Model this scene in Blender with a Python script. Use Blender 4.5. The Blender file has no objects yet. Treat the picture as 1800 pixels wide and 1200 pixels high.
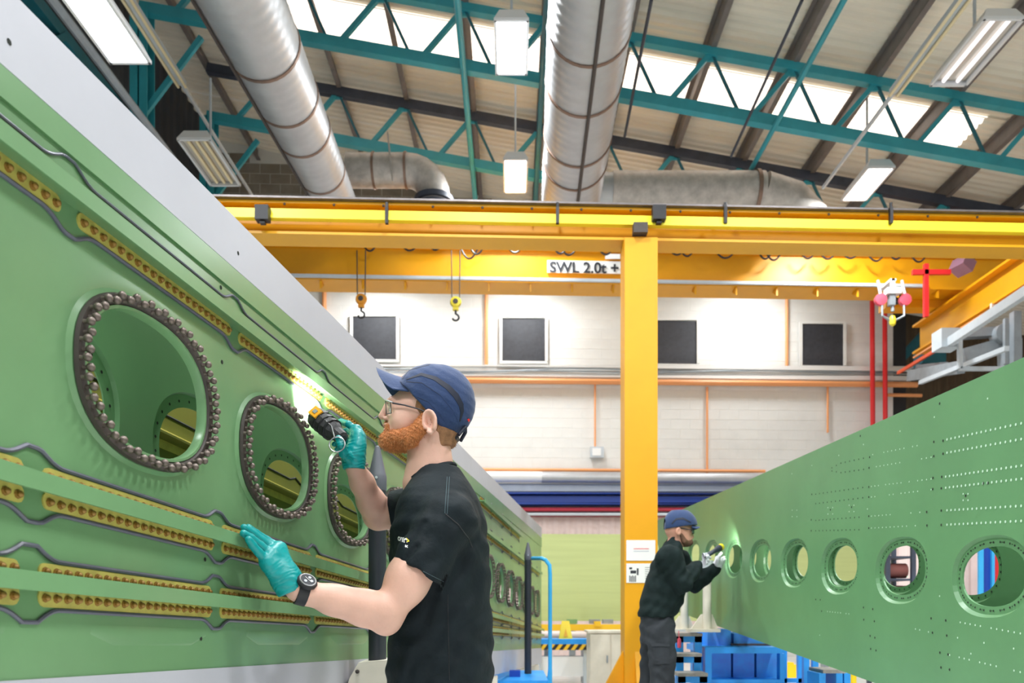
import bpy, math, random
import numpy as np
from mathutils import Vector, Matrix, Euler

random.seed(7)
rng = np.random.default_rng(7)
SC = bpy.context.scene
COL = SC.collection

# ------------------------------------------------------------------ camera
F = 1400.0            # focal length in pixels of the 1800 x 1200 frame
HC = 1.15             # eye height of the camera
HU, HV = 900.0, 1065.0  # principal point (lens shifted upwards)
cam_d = bpy.data.cameras.new('camera')
cam_d.sensor_width = 36.0
cam_d.lens = F * 36.0 / 1800.0
cam_d.shift_y = (HV - 600.0) / 1800.0
cam_d.clip_start = 0.05
cam_d.dof.use_dof = True
cam_d.dof.focus_distance = 2.35
cam_d.dof.aperture_fstop = 5.0
cam = bpy.data.objects.new('camera', cam_d)
COL.objects.link(cam)
cam.location = (0, 0, HC)
cam.rotation_euler = (math.pi / 2, 0, 0)
SC.camera = cam

# ------------------------------------------------------------------ world, exposure
world = bpy.data.worlds.new('hall_daylight')
SC.world = world
world.use_nodes = True
bgn = world.node_tree.nodes['Background']
bgn.inputs['Color'].default_value = (0.93, 0.97, 1.0, 1)
bgn.inputs['Strength'].default_value = 0.5
SC.view_settings.view_transform = 'Standard'
SC.view_settings.look = 'None'
SC.view_settings.gamma = 1.0
SC.view_settings.use_curve_mapping = False
SC.view_settings.exposure = -0.1
try:
    SC.cycles.use_denoising = True
    SC.cycles.max_bounces = 6
    SC.cycles.sample_clamp_indirect = 6.0
    SC.cycles.caustics_reflective = False
    SC.cycles.caustics_refractive = False
except Exception:
    pass
LAMP_POWER = 225.0
TORCH_POWER = 30.0

# ------------------------------------------------------------------ helpers
def P(u, v, Y):
    """a point at depth Y seen at pixel (u, v) of the photograph"""
    return Vector(((u - HU) / F * Y, Y, HC - (v - HV) / F * Y))

def lin(c):
    c = c / 255.0
    return c / 12.92 if c <= 0.04045 else ((c + 0.055) / 1.055) ** 2.4

MATS = {}
def mat(name, rgb, rough=0.5, metal=0.0, var=0.0, vscale=6.0, bump=0.0, bscale=60.0, emit=0.0,
        spec=0.5, stretch=None, dirt=None, coat=0.0, sss=0.0, alpha=1.0, trans=0.0, sheen=0.0):
    """procedural principled material; rgb in sRGB 0..255"""
    if name in MATS:
        return MATS[name]
    m = bpy.data.materials.new(name)
    m.use_nodes = True
    nt = m.node_tree
    b = nt.nodes['Principled BSDF']
    col = (lin(rgb[0]), lin(rgb[1]), lin(rgb[2]), 1)
    b.inputs['Base Color'].default_value = col
    b.inputs['Roughness'].default_value = rough
    b.inputs['Metallic'].default_value = metal
    b.inputs['Specular IOR Level'].default_value = spec
    b.inputs['Coat Weight'].default_value = coat
    b.inputs['Alpha'].default_value = alpha
    b.inputs['Transmission Weight'].default_value = trans
    b.inputs['Sheen Weight'].default_value = sheen
    if sss:
        b.inputs['Subsurface Weight'].default_value = sss
        b.inputs['Subsurface Radius'].default_value = (0.9, 0.35, 0.2)
        b.inputs['Subsurface Scale'].default_value = 0.003
    vec = None
    if var or bump or dirt:
        tc = nt.nodes.new('ShaderNodeTexCoord')
        vec = tc.outputs['Object']
        if stretch:
            mp = nt.nodes.new('ShaderNodeMapping')
            mp.inputs['Scale'].default_value = stretch
            nt.links.new(vec, mp.inputs['Vector'])
            vec = mp.outputs['Vector']
    if var or dirt:
        n = nt.nodes.new('ShaderNodeTexNoise')
        n.inputs['Scale'].default_value = vscale
        n.inputs['Detail'].default_value = 5
        n.inputs['Roughness'].default_value = 0.6
        nt.links.new(vec, n.inputs['Vector'])
        r = nt.nodes.new('ShaderNodeValToRGB')
        lo = [max(0, c * (1 - var)) for c in col[:3]] + [1]
        hi = [min(1, c * (1 + var)) for c in col[:3]] + [1]
        if dirt:
            lo = [lin(dirt[0]), lin(dirt[1]), lin(dirt[2]), 1]
            hi = list(col)
        r.color_ramp.elements[0].position = 0.32
        r.color_ramp.elements[1].position = 0.68
        r.color_ramp.elements[0].color = lo
        r.color_ramp.elements[1].color = hi
        nt.links.new(n.outputs['Fac'], r.inputs['Fac'])
        nt.links.new(r.outputs['Color'], b.inputs['Base Color'])
    if bump:
        n2 = nt.nodes.new('ShaderNodeTexNoise')
        n2.inputs['Scale'].default_value = bscale
        n2.inputs['Detail'].default_value = 4
        nt.links.new(vec, n2.inputs['Vector'])
        bp = nt.nodes.new('ShaderNodeBump')
        bp.inputs['Strength'].default_value = bump
        bp.inputs['Distance'].default_value = 0.01
        nt.links.new(n2.outputs['Fac'], bp.inputs['Height'])
        nt.links.new(bp.outputs['Normal'], b.inputs['Normal'])
    if emit:
        b.inputs['Emission Color'].default_value = col
        b.inputs['Emission Strength'].default_value = emit
    MATS[name] = m
    return m

def V(*a):
    return Vector(a if len(a) > 1 else a[0])

class MB:
    """collects geometry in world coordinates; build() links it as ONE mesh object"""
    def __init__(self):
        self.v = []
        self.f = []
    def add(self, vs, fs):
        o = len(self.v)
        self.v += [tuple(p) for p in vs]
        self.f += [tuple(i + o for i in f) for f in fs]
        return self
    def hexa(self, p):
        """8 corners: bottom 0..3 ccw, top 4..7"""
        return self.add(p, [(0, 3, 2, 1), (4, 5, 6, 7), (0, 1, 5, 4), (1, 2, 6, 5), (2, 3, 7, 6), (3, 0, 4, 7)])
    def box(self, c, s, rz=0.0, R=None):
        c = V(c)
        M = R if R is not None else Matrix.Rotation(rz, 3, 'Z')
        hx, hy, hz = s[0] / 2, s[1] / 2, s[2] / 2
        q = [(-hx, -hy, -hz), (hx, -hy, -hz), (hx, hy, -hz), (-hx, hy, -hz),
             (-hx, -hy, hz), (hx, -hy, hz), (hx, hy, hz), (-hx, hy, hz)]
        return self.hexa([c + M @ V(a) for a in q])
    def bbox(self, x0, x1, y0, y1, z0, z1):
        return self.box(((x0 + x1) / 2, (y0 + y1) / 2, (z0 + z1) / 2), (abs(x1 - x0), abs(y1 - y0), abs(z1 - z0)))
    def beam(self, a, b, w, h, up=(0, 0, 1)):
        a, b, up = V(a), V(b), V(up)
        d = (b - a).normalized()
        s = d.cross(up)
        if s.length < 1e-5:
            s = d.cross(V(1, 0, 0))
        s.normalize()
        t = s.cross(d).normalized()
        q = []
        for p in (a, b):
            q.append([p - s * w / 2 - t * h / 2, p + s * w / 2 - t * h / 2, p + s * w / 2 + t * h / 2, p - s * w / 2 + t * h / 2])
        (a0, a1, a2, a3), (b0, b1, b2, b3) = q
        return self.hexa([a0, a1, b1, b0, a3, a2, b2, b3])
    def tube(self, pts, r, n=8, closed=False, caps=True, flat=1.0, up=None):
        pts = [V(p) for p in pts]
        m = len(pts)
        rs = r if isinstance(r, (list, tuple)) else [r] * m
        vs, prev = [], None
        for i, p in enumerate(pts):
            if closed:
                d = pts[(i + 1) % m] - pts[i - 1]
            else:
                d = pts[min(i + 1, m - 1)] - pts[max(i - 1, 0)]
            d.normalize()
            if prev is None:
                ref = V(up) if up is not None else (V(0, 0, 1) if abs(d.z) < 0.9 else V(1, 0, 0))
                s = d.cross(ref).normalized()
            else:
                s = prev - d * prev.dot(d)
                s.normalize()
            prev = s
            t = s.cross(d)
            for k in range(n):
                a = 2 * math.pi * k / n
                vs.append(p + (s * math.cos(a) * flat + t * math.sin(a)) * rs[i])
        fs = []
        for i in range(m if closed else m - 1):
            j = (i + 1) % m
            for k in range(n):
                k2 = (k + 1) % n
                fs.append((i * n + k, i * n + k2, j * n + k2, j * n + k))
        if caps and not closed:
            fs.append(tuple(range(n - 1, -1, -1)))
            fs.append(tuple((m - 1) * n + k for k in range(n)))
        return self.add(vs, fs)
    def lathe(self, prof, base, axis=(0, 0, 1), n=16):
        """prof: list of (radius, height along the axis)"""
        base, ax = V(base), V(axis).normalized()
        ref = V(0, 0, 1) if abs(ax.z) < 0.9 else V(1, 0, 0)
        s = ax.cross(ref).normalized()
        t = ax.cross(s)
        vs = []
        for r, h in prof:
            for k in range(n):
                a = 2 * math.pi * k / n
                vs.append(base + ax * h + (s * math.cos(a) + t * math.sin(a)) * r)
        fs = []
        for i in range(len(prof) - 1):
            for k in range(n):
                k2 = (k + 1) % n
                fs.append((i * n + k, i * n + k2, (i + 1) * n + k2, (i + 1) * n + k))
        fs.append(tuple(range(n - 1, -1, -1)))
        fs.append(tuple((len(prof) - 1) * n + k for k in range(n)))
        return self.add(vs, fs)
    def prism(self, poly, ext):
        """poly: list of 3-D points of a planar polygon, ext: extrusion vector"""
        poly = [V(p) for p in poly]
        e = V(ext)
        n = len(poly)
        vs = poly + [p + e for p in poly]
        fs = [tuple(range(n - 1, -1, -1)), tuple(range(n, 2 * n))]
        for i in range(n):
            j = (i + 1) % n
            fs.append((i, j, n + j, n + i))
        return self.add(vs, fs)
    def grid(self, fn, nu, nv):
        vs = [fn(i / nu, j / nv) for i in range(nu + 1) for j in range(nv + 1)]
        fs = []
        w = nv + 1
        for i in range(nu):
            for j in range(nv):
                fs.append((i * w + j, (i + 1) * w + j, (i + 1) * w + j + 1, i * w + j + 1))
        return self.add(vs, fs)
    def ball(self, c, r, n=8, m=5, squash=(1, 1, 1)):
        c = V(c)
        pr = []
        vs, fs = [], []
        for i in range(m + 1):
            th = math.pi * i / m
            for k in range(n):
                a = 2 * math.pi * k / n
                vs.append(c + V(math.sin(th) * math.cos(a) * r * squash[0], math.sin(th) * math.sin(a) * r * squash[1], math.cos(th) * r * squash[2]))
        for i in range(m):
            for k in range(n):
                k2 = (k + 1) % n
                fs.append((i * n + k, (i + 1) * n + k, (i + 1) * n + k2, i * n + k2))
        return self.add(vs, fs)
    def mesh(self, name, material, org=(0, 0, 0), sharp=35):
        me = bpy.data.meshes.new(name)
        o = V(org)
        me.from_pydata([(p[0] - o.x, p[1] - o.y, p[2] - o.z) for p in self.v], [], self.f)
        me.materials.append(material)
        finish(me, sharp)
        return me
    def build(self, name, material, parent=None, sharp=35, fixn=False):
        me = self.mesh(name, material, ORG.get(parent.name, (0, 0, 0)) if parent else (0, 0, 0), sharp)
        if fixn:
            fix_normals(me)
        return link(name, me, parent)

def fix_normals(me):
    import bmesh
    bm = bmesh.new()
    bm.from_mesh(me)
    bmesh.ops.remove_doubles(bm, verts=bm.verts, dist=1e-5)
    bmesh.ops.recalc_face_normals(bm, faces=bm.faces)
    bm.to_mesh(me)
    bm.free()

def finish(me, sharp=35):
    me.update()
    me.polygons.foreach_set('use_smooth', [True] * len(me.polygons))
    if sharp is not None:
        me.set_sharp_from_angle(angle=math.radians(sharp))

ORG = {}
def link(name, me, parent=None):
    ob = bpy.data.objects.new(name, me)
    COL.objects.link(ob)
    if parent is not None:
        ob.parent = parent
        ORG[ob.name] = ORG.get(parent.name, (0, 0, 0))
    return ob

def inst(name, me, parent, loc, rot=None, scale=None):
    """a piece that shares mesh data; loc in world coordinates"""
    ob = bpy.data.objects.new(name, me)
    COL.objects.link(ob)
    o = V(ORG.get(parent.name, (0, 0, 0))) if parent else V(0, 0, 0)
    if parent:
        ob.parent = parent
    ob.location = V(loc) - o
    if rot is not None:
        ob.rotation_euler = rot
    if scale is not None:
        ob.scale = scale
    return ob

def tag(o, label=None, cat=None, group=None, kind=None):
    if label: o['label'] = label
    if cat: o['category'] = cat
    if group: o['group'] = group
    if kind: o['kind'] = kind
    return o

def thing(name, label, cat, loc=(0, 0, 0), group=None):
    o = bpy.data.objects.new(name, None)
    COL.objects.link(o)
    o.location = loc
    o.empty_display_size = 0.1
    ORG[o.name] = tuple(loc)
    return tag(o, label, cat, group)

def lerp(a, b, t):
    return a + (b - a) * t

def arc(c, r, a0, a1, n, ex, ey):
    c, ex, ey = V(c), V(ex), V(ey)
    return [c + ex * (r * math.cos(lerp(a0, a1, i / n))) + ey * (r * math.sin(lerp(a0, a1, i / n))) for i in range(n + 1)]

SLANT = 0.04          # the cross walls and beams recede a little to the right
def WY(Y0, X):
    return Y0 + SLANT * X
def PW(u, v, Y0, dy=0.0):
    """pixel (u, v) on the slanted cross plane that meets the axis at depth Y0"""
    Y = Y0 / (1 - SLANT * (u - HU) / F)
    p = P(u, v, Y)
    p.y += dy
    return p

# ------------------------------------------------------------------ materials
M = dict(
    floor=mat('floor_paint', (216, 216, 213), 0.35, var=0.06, vscale=1.2),
    white_wall=mat('white_blockwork', (233, 233, 229), 0.75, var=0.04, vscale=2.0, bump=0.25, bscale=40),
    grey_block=mat('bare_blockwork', (150, 142, 130), 0.9, var=0.2, vscale=3.0, bump=0.4, bscale=60),
    pink_wall=mat('pinkish_cladding', (232, 210, 204), 0.7, var=0.05),
    dark_wall=mat('dark_cladding', (58, 62, 68), 0.7, var=0.2, vscale=1.5),
    brown_clad=mat('brown_cladding', (92, 76, 56), 0.75, var=0.2, vscale=2),
    roof=mat('roof_sheet', (240, 234, 218), 0.7, var=0.1, vscale=0.7, stretch=(0.6, 3, 1)),
    skylight=mat('skylight_sheet', (255, 244, 232), 0.4, emit=1.6),
    purlin=mat('purlin_steel', (118, 112, 110), 0.55, var=0.12),
    teal=mat('teal_steel', (52, 158, 172), 0.45, var=0.12, vscale=3),
    teal_dark=mat('dark_teal_steel', (26, 104, 118), 0.5, var=0.15, vscale=3),
    navy_steel=mat('dark_painted_steel', (60, 66, 80), 0.5, var=0.25, vscale=4),
    duct=mat('galvanised_duct', (186, 188, 190), 0.42, metal=0.5, var=0.08, vscale=3),
    duct_band=mat('rusty_duct_band', (136, 112, 98), 0.5, metal=0.5, var=0.2),
    lagging=mat('dusty_galvanised', (190, 184, 178), 0.55, metal=0.3, var=0.2, vscale=7),
    amber=mat('amber_paint', (232, 162, 8), 0.42, var=0.05, vscale=1.5),
    amber_dk=mat('ochre_paint', (222, 160, 18), 0.42, var=0.06, vscale=1.5),
    yellow=mat('bright_yellow_plastic', (250, 232, 60), 0.35, var=0.03),
    rail=mat('rail_steel', (118, 112, 112), 0.4, metal=0.6, var=0.2, vscale=8),
    black=mat('black_plastic', (32, 32, 36), 0.5, var=0.15),
    vent=mat('vent_mesh', (52, 54, 60), 0.6, var=0.2, vscale=12),
    white=mat('white_enamel', (240, 240, 238), 0.4),
    orange=mat('orange_pipe_paint', (246, 168, 108), 0.5),
    red=mat('red_pipe_paint', (222, 40, 44), 0.4),
    redpink=mat('red_hoist_plastic', (226, 84, 104), 0.4),
    blue=mat('blue_frame_paint', (40, 150, 232), 0.4, var=0.1, vscale=5),
    blue_deep=mat('deep_blue_paint', (22, 66, 160), 0.4, var=0.06),
    sky_blue=mat('light_blue_paint', (60, 170, 226), 0.4, var=0.05),
    rust_blue=mat('scuffed_blue_paint', (64, 170, 244), 0.5, dirt=(84, 140, 228), vscale=7),
    grey=mat('grey_steel', (150, 158, 164), 0.45, metal=0.3, var=0.1),
    lgrey=mat('pale_grey_steel', (196, 204, 210), 0.45, metal=0.1, var=0.05),
    cream=mat('cream_jig_paint', (222, 214, 198), 0.5, var=0.08, vscale=5),
    tread=mat('worn_tread', (150, 146, 140), 0.8, var=0.2, vscale=20),
    lamp_body=mat('lamp_body_enamel', (226, 228, 230), 0.4),
    lamp_on=mat('lamp_diffuser_lit', (244, 250, 255), 0.4, emit=9.0),
    tube_off=mat('fluorescent_tube_unlit', (238, 222, 180), 0.3),
    tube_dim=mat('fluorescent_tube_dim', (250, 246, 250), 0.3, emit=1.0),
    reflector=mat('lamp_reflector', (216, 208, 196), 0.3, metal=0.5),
    green=mat('green_primer', (113, 154, 109), 0.27, var=0.07, vscale=2.0, spec=0.5),
    green_dk=mat('green_primer_inner', (102, 146, 100), 0.34, var=0.07, vscale=2.0),
    green_r=mat('green_primer_right', (95, 143, 97), 0.36, var=0.06, vscale=2.5),
    olive=mat('olive_primer', (112, 112, 38), 0.5, var=0.12, vscale=3),
    lime_sheet=mat('pale_green_primer', (186, 196, 130), 0.5, var=0.06, vscale=2, stretch=(0.3, 1, 6)),
    lilac=mat('lilac_edge_masking', (190, 190, 200), 0.45, var=0.03, vscale=3),
    zinc=mat('yellow_primer', (200, 186, 96), 0.5, var=0.14, vscale=25),
    brass=mat('fastener_brass', (156, 118, 58), 0.45, metal=0.35, var=0.2, vscale=60),
    sealant=mat('grey_sealant', (98, 98, 114), 0.35, var=0.1, vscale=20),
    gasket=mat('dark_gasket', (66, 58, 54), 0.6, var=0.15, vscale=30),
    stud=mat('stud_metal', (116, 104, 97), 0.42, metal=0.55, var=0.15, vscale=40),
    hole=mat('drilled_hole_black', (28, 34, 26), 0.8),
    rivet_lt=mat('bright_rivet', (196, 226, 200), 0.35),
    rod=mat('black_rod', (44, 48, 56), 0.42, var=0.15, vscale=10, stretch=(1, 1, 0.2)),
    paper=mat('paper', (238, 236, 230), 0.7),
    ink=mat('dark_print', (40, 42, 50), 0.6),
)
# ================================================================== the hall
ROOF_S = -0.18
def roofz(X):
    return 10.32 + ROOF_S * X
Y_A, Y_B = 12.0, 14.65
PURLX = [3.0 + 1.24 * k for k in range(-7, 7)]
WALL_Y = 18.0
WALL_X1 = 8.78

tag(MB().bbox(-14, 16, -8, 22, -0.1, 0).build('floor', M['floor']), kind='structure')

# --- back wall with separate blocks
wall = tag(MB().hexa([V(-8, WY(WALL_Y, -8), 0), V(WALL_X1, WY(WALL_Y, WALL_X1), 0), V(WALL_X1, WY(WALL_Y, WALL_X1) + 0.3, 0), V(-8, WY(WALL_Y, -8) + 0.3, 0),
                      V(-8, WY(WALL_Y, -8), 12.4), V(WALL_X1, WY(WALL_Y, WALL_X1), 9.4), V(WALL_X1, WY(WALL_Y, WALL_X1) + 0.3, 9.4), V(-8, WY(WALL_Y, -8) + 0.3, 12.4)
                      ]).build('wall_back', M['white_wall']), kind='structure')
BW, BH = 0.45, 0.225
blk = MB()
ch = 0.004
w2, h2, t2 = BW / 2 - 0.004, BH / 2 - 0.004, 0.005
blk.add([(-w2, 0, -h2), (w2, 0, -h2), (w2, 0, h2), (-w2, 0, h2),
         (-w2 + ch, -t2, -h2 + ch), (w2 - ch, -t2, -h2 + ch), (w2 - ch, -t2, h2 - ch), (-w2 + ch, -t2, h2 - ch)],
        [(4, 5, 6, 7), (0, 1, 5, 4), (1, 2, 6, 5), (2, 3, 7, 6), (3, 0, 4, 7)])
blk_me = blk.mesh('block', M['white_wall'])
rest = MB()
grey = MB()
cells = []
for j in range(52):
    z = BH * (j + 0.5)
    for i in range(-18, 20):
        x = (i + (0.5 if j % 2 else 0.0)) * BW
        if x - BW / 2 < -8 or x + BW / 2 > WALL_X1 or z > roofz(x) - 0.2:
            continue
        q = V(x, WY(WALL_Y, x), z)
        u = HU + F * q.x / q.y
        v = HV - F * (q.z - HC) / q.y
        vis = 560 < u < 1560 and 510 < v < 860 and not (1090 < u < 1160) and v > 200 + 0.86 * (u - 240) * (u < 900)
        d = abs(v - 600) + 0.25 * abs(u - 1050)
        cells.append((0 if vis else 1, d, q))
cells.sort(key=lambda c: (c[0], c[1]))
rzw = math.atan(SLANT)
for n, (iv, d, q) in enumerate(cells):
    if n < 300:
        inst('block', blk_me, wall, q, (0, 0, rzw))
    else:
        tgt = grey if q.z > 8.9 else rest
        cr, sr = math.cos(rzw), math.sin(rzw)
        tgt.add([(q.x + p[0] * cr - p[1] * sr, q.y + p[0] * sr + p[1] * cr, q.z + p[2]) for p in blk.v], blk.f)
tag(rest.build('block_courses', M['white_wall'], wall), kind='stuff')
tag(grey.build('bare_block_courses', M['grey_block'], wall), kind='stuff')

# --- dark right-hand end of the hall: corrugated cladding
def corrug(name, a, b, z0, z1, m, pitch=0.2, dep=0.04, z1b=None):
    a, b = V(a), V(b)
    L = (b - a).length
    d = (b - a) / L
    nrm = V(d.y, -d.x, 0)
    n = max(2, int(L / pitch))
    vs, fs = [], []
    for i in range(n + 1):
        for k, (t, o) in enumerate(((0.0, 0), (0.25, 0), (0.5, dep), (0.75, dep))):
            s = min((i + t) * L / n, L)
            p = a + d * s + nrm * o
            zt = z1 if z1b is None else lerp(z1, z1b, s / L)
            vs += [(p.x, p.y, z0), (p.x, p.y, zt)]
    for i in range(len(vs) // 2 - 1):
        fs.append((2 * i, 2 * i + 2, 2 * i + 3, 2 * i + 1))
    return MB().add(vs, fs).build(name, m, sharp=20)
tag(corrug('wall_far_right', (8.7, 20.2, 0), (15.5, 20.2, 0), 0, 9.6, M['brown_clad']), kind='structure')
tag(corrug('wall_right', (15.5, 20.2, 0), (15.5, 9.0, 0), 0, 8.2, M['pink_wall'], 0.3), kind='structure')
tag(corrug('wall_left', (-6.6, 5, 0), (-6.6, 18, 0), 0, 11.6, M['dark_wall'], 0.3), kind='structure')

# --- roof
ceil = tag(MB().bbox(-6.7, -6.5, -6, 18.4, 11.45, 11.6).build('ceiling', M['roof']), kind='structure')
def sheet(name, y0, y1, m, dz=0.0, x0=-6.6, x1=14.0, pitch=0.16, dep=0.035):
    n = int(round((y1 - y0) / pitch))
    vs, fs = [], []
    for i in range(n + 1):
        for t, o in ((0, 0), (0.3, 0), (0.5, dep), (0.8, dep)):
            y = min(y0 + (i + t) * (y1 - y0) / n, y1)
            vs += [(x0, y, roofz(x0) + o + dz), (x1, y, roofz(x1) + o + dz)]
    for i in range(len(vs) // 2 - 1):
        fs.append((2 * i, 2 * i + 1, 2 * i + 3, 2 * i + 2))
    return MB().add(vs, fs).build(name, m, ceil, sharp=20)
sky0, sky1 = 12.72, 13.62
ys = [-6, -3, 0, 3, 5.2, 7.6, 10.1, sky0]
for i in range(len(ys) - 1):
    sheet('roof_sheet', ys[i], ys[i + 1] + 0.03, M['roof'], 0.004 * (i % 2))
sheet('roof_sheet', sky0, sky1, M['roof'], 0, 7.6, 14.0)
sheet('skylight_strip', sky0, sky1, M['skylight'], 0.01, -4.0, 7.6)
sheet('roof_sheet', sky0, sky1, M['roof'], 0, -6.6, -4.0)
sheet('roof_sheet', sky1 - 0.02, 16.0, M['roof'], 0.004)
sheet('roof_sheet', 16.0, 20.4, M['roof'])
for x in PURLX:
    b = MB()
    z = roofz(x) - 0.13
    b.bbox(x - 0.012, x + 0.012, 3.0, 18.2, z - 0.11, z + 0.11)
    b.bbox(x - 0.012, x + 0.07, 3.0, 18.2, z - 0.12, z - 0.105)
    b.bbox(x - 0.07, x + 0.012, 3.0, 18.2, z + 0.1, z + 0.118)
    b.build('purlin', M['purlin'], ceil)
cv = MB()
for u in (1160, 1225, 1290):
    pass

# --- lattice trusses
def truss(label, Y, m_top, m_bot, m_dia, x0=-5.6, x1=9.4, top_h=0.12):
    r = thing('roof_truss', label, 'truss', (x0, Y, 9.0), 'lattice roof trusses')
    zt = lambda x: 10.02 + ROOF_S * x
    zb = lambda x: 9.11 + ROOF_S * x
    MB().beam((x0, Y, zt(x0)), (x1, Y, zt(x1)), 0.12, top_h).build('top_chord', m_top, r)
    MB().beam((x0, Y, zb(x0)), (x1, Y, zb(x1)), 0.13, 0.1).beam((x0, Y - 0.05, zb(x0) + 0.07), (x1, Y - 0.05, zb(x1) + 0.07), 0.02, 0.09).build('bottom_chord', m_bot, r)
    for x in PURLX:
        if x < x0 + 0.6 or x > x1 - 0.6:
            continue
        MB().beam((x, Y, zt(x)), (x - 0.68, Y, zb(x - 0.68)), 0.07, 0.07).build('diagonal', m_dia, r)
        MB().beam((x, Y, zt(x)), (x + 0.46, Y, zb(x + 0.46)), 0.04, 0.04).build('diagonal', M['teal_dark'], r)
        MB().box((x, Y, zt(x) - 0.07), (0.16, 0.03, 0.12)).build('gusset', m_dia, r)
    return r
truss('teal lattice roof truss nearest the viewer, crossing below the bright skylight', Y_A, M['teal'], M['teal'], M['teal'])
truss('farther lattice roof truss with a dark upper chord, behind the big ducts', Y_B, M['navy_steel'], M['teal'], M['teal'], top_h=0.17)
# longitudinal ties below the trusses
for name, lab, x, z, w, m in (
        ('roof_tie', 'teal tie bar running lengthwise left of the middle lamps', -0.72, 9.16, 0.075, 'teal'),
        ('roof_tie', 'dark tie bar running lengthwise beside the middle duct', 0.45, 9.03, 0.07, 'teal_dark'),
        ('roof_tie', 'slim teal tie bar running lengthwise on the right half of the roof', 3.95, 8.42, 0.06, 'teal')):
    tag(MB().tube([(x, 5.0, z - 0.06), (x, 17.6, z - 0.06)], w / 2 + 0.01, 8).build(name, M[m]), lab, 'tie bar')
for x, z in ((0.35 + 1.3, 9.5), (4.0, 9.2)):
    pass
for k, (u0, v0, u1, v1) in enumerate(((1145, 0, 1098, 240), (1410, 0, 1285, 275))):
    a, b = P(u0, v0, 9.6), P(u1, v1, 12.6)
    tag(MB().tube([a, b], 0.022, 6).build('sag_rod', M['navy_steel']),
        ['thin dark rod under the roof just right of the middle duct', 'thin dark rod under the roof left of the slim teal tie'][k], 'rod')

# --- teal columns on the left
def hcol(label, X, Y, z1, s=0.26):
    r = thing('steel_column', label, 'column', (X, Y, 0), 'teal columns along the left side')
    MB().bbox(X - s / 2, X + s / 2, Y - s / 2, Y - s / 2 + 0.02, 0, z1).build('flange', M['teal'], r)
    MB().bbox(X - s / 2, X + s / 2, Y + s / 2 - 0.02, Y + s / 2, 0, z1).build('flange', M['teal'], r)
    MB().bbox(X - 0.01, X + 0.01, Y - s / 2, Y + s / 2, 0, z1).build('web', M['teal_dark'], r)
    MB().beam((X, Y - 0.02, z1 - 1.6), (X + 0.9, Y - 0.02, z1 - 0.4), 0.06, 0.08).build('knee_brace', M['teal'], r)
    return r
hcol('teal steel column at the left under the nearer truss', -5.57, Y_A, 10.1)
hcol('teal steel column at the left under the farther truss', -5.57, Y_B, 10.1)
r = thing('wall_bracing', 'dark teal eaves girder and bracing behind the left columns', 'girder', (-5.9, 9, 7))
for a, b, w in (((-5.9, 8.0, 8.6), (-5.9, 17.6, 8.6), 0.16), ((-5.9, 8.0, 7.2), (-5.9, 17.6, 7.2), 0.12),
                ((-5.85, 9.0, 7.2), (-5.85, 10.4, 8.6), 0.08), ((-5.85, 11.8, 8.6), (-5.85, 10.4, 7.2), 0.08), ((-5.85, 13.0, 7.2), (-5.85, 14.4, 8.6), 0.08), ((-5.85, 15.8, 8.6), (-5.85, 14.4, 7.2), 0.08)):
    MB().beam(a, b, w, w).build('brace', M['teal_dark'], r)
tag(MB().tube([(-5.0, 6.5, 7.74), (-5.0, 13.4, 7.74)], 0.055, 8).build('conduit', M['grey']), 'grey pipe running lengthwise below the roof at far left', 'pipe')

# --- big ducts
def bigduct(label, X0, X1, Y0, Y1, Z, r0, r1, bands, seam):
    root = thing('air_duct', label, 'duct', (X0, Y0, Z), 'large round ventilation ducts')
    b = MB()
    n = int((Y1 - Y0) / 0.035)
    pts, rs = [], []
    for i in range(n + 1):
        t = i / n
        pts.append((lerp(X0, X1, t), lerp(Y0, Y1, t), Z))
        rs.append(lerp(r0, r1, t) * (1.0 + (0.011 if i % 4 == 0 else 0.0)))
    b.tube(pts, rs, 32, caps=True)
    b.build('duct_body', M['duct'], root, sharp=60)
    for y in bands:
        t = (y - Y0) / (Y1 - Y0)
        rr = lerp(r0, r1, t) * 1.03
        x = lerp(X0, X1, t)
        MB().tube([(x, y - 0.02, Z), (x, y + 0.02, Z)], rr, 32).build('joint_band', M['duct_band'], root)
    pp = []
    for i in range(12):
        t = i / 11
        rr = lerp(r0, r1, t) * 1.05
        pp.append((lerp(X0, X1, t) + rr * math.sin(seam), lerp(Y0, Y1, t), Z - rr * math.cos(seam)))
    MB().tube(pp, 0.022, 6).build('hanger_rail', M['gasket'], root)
    return root
bigduct('silver ribbed ventilation duct at upper left, tapering away', -2.86, -2.77, 6.4, 12.9, 7.5, 0.5, 0.31, (7.6, 9.0, 9.9, 10.6, 11.6), -0.75)
bigduct('silver ribbed ventilation duct hanging at upper middle', 0.80, 0.93, 6.4, 12.9, 7.5, 0.46, 0.45, (7.2, 8.7, 9.6, 10.7, 11.3), 0.12)
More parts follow.
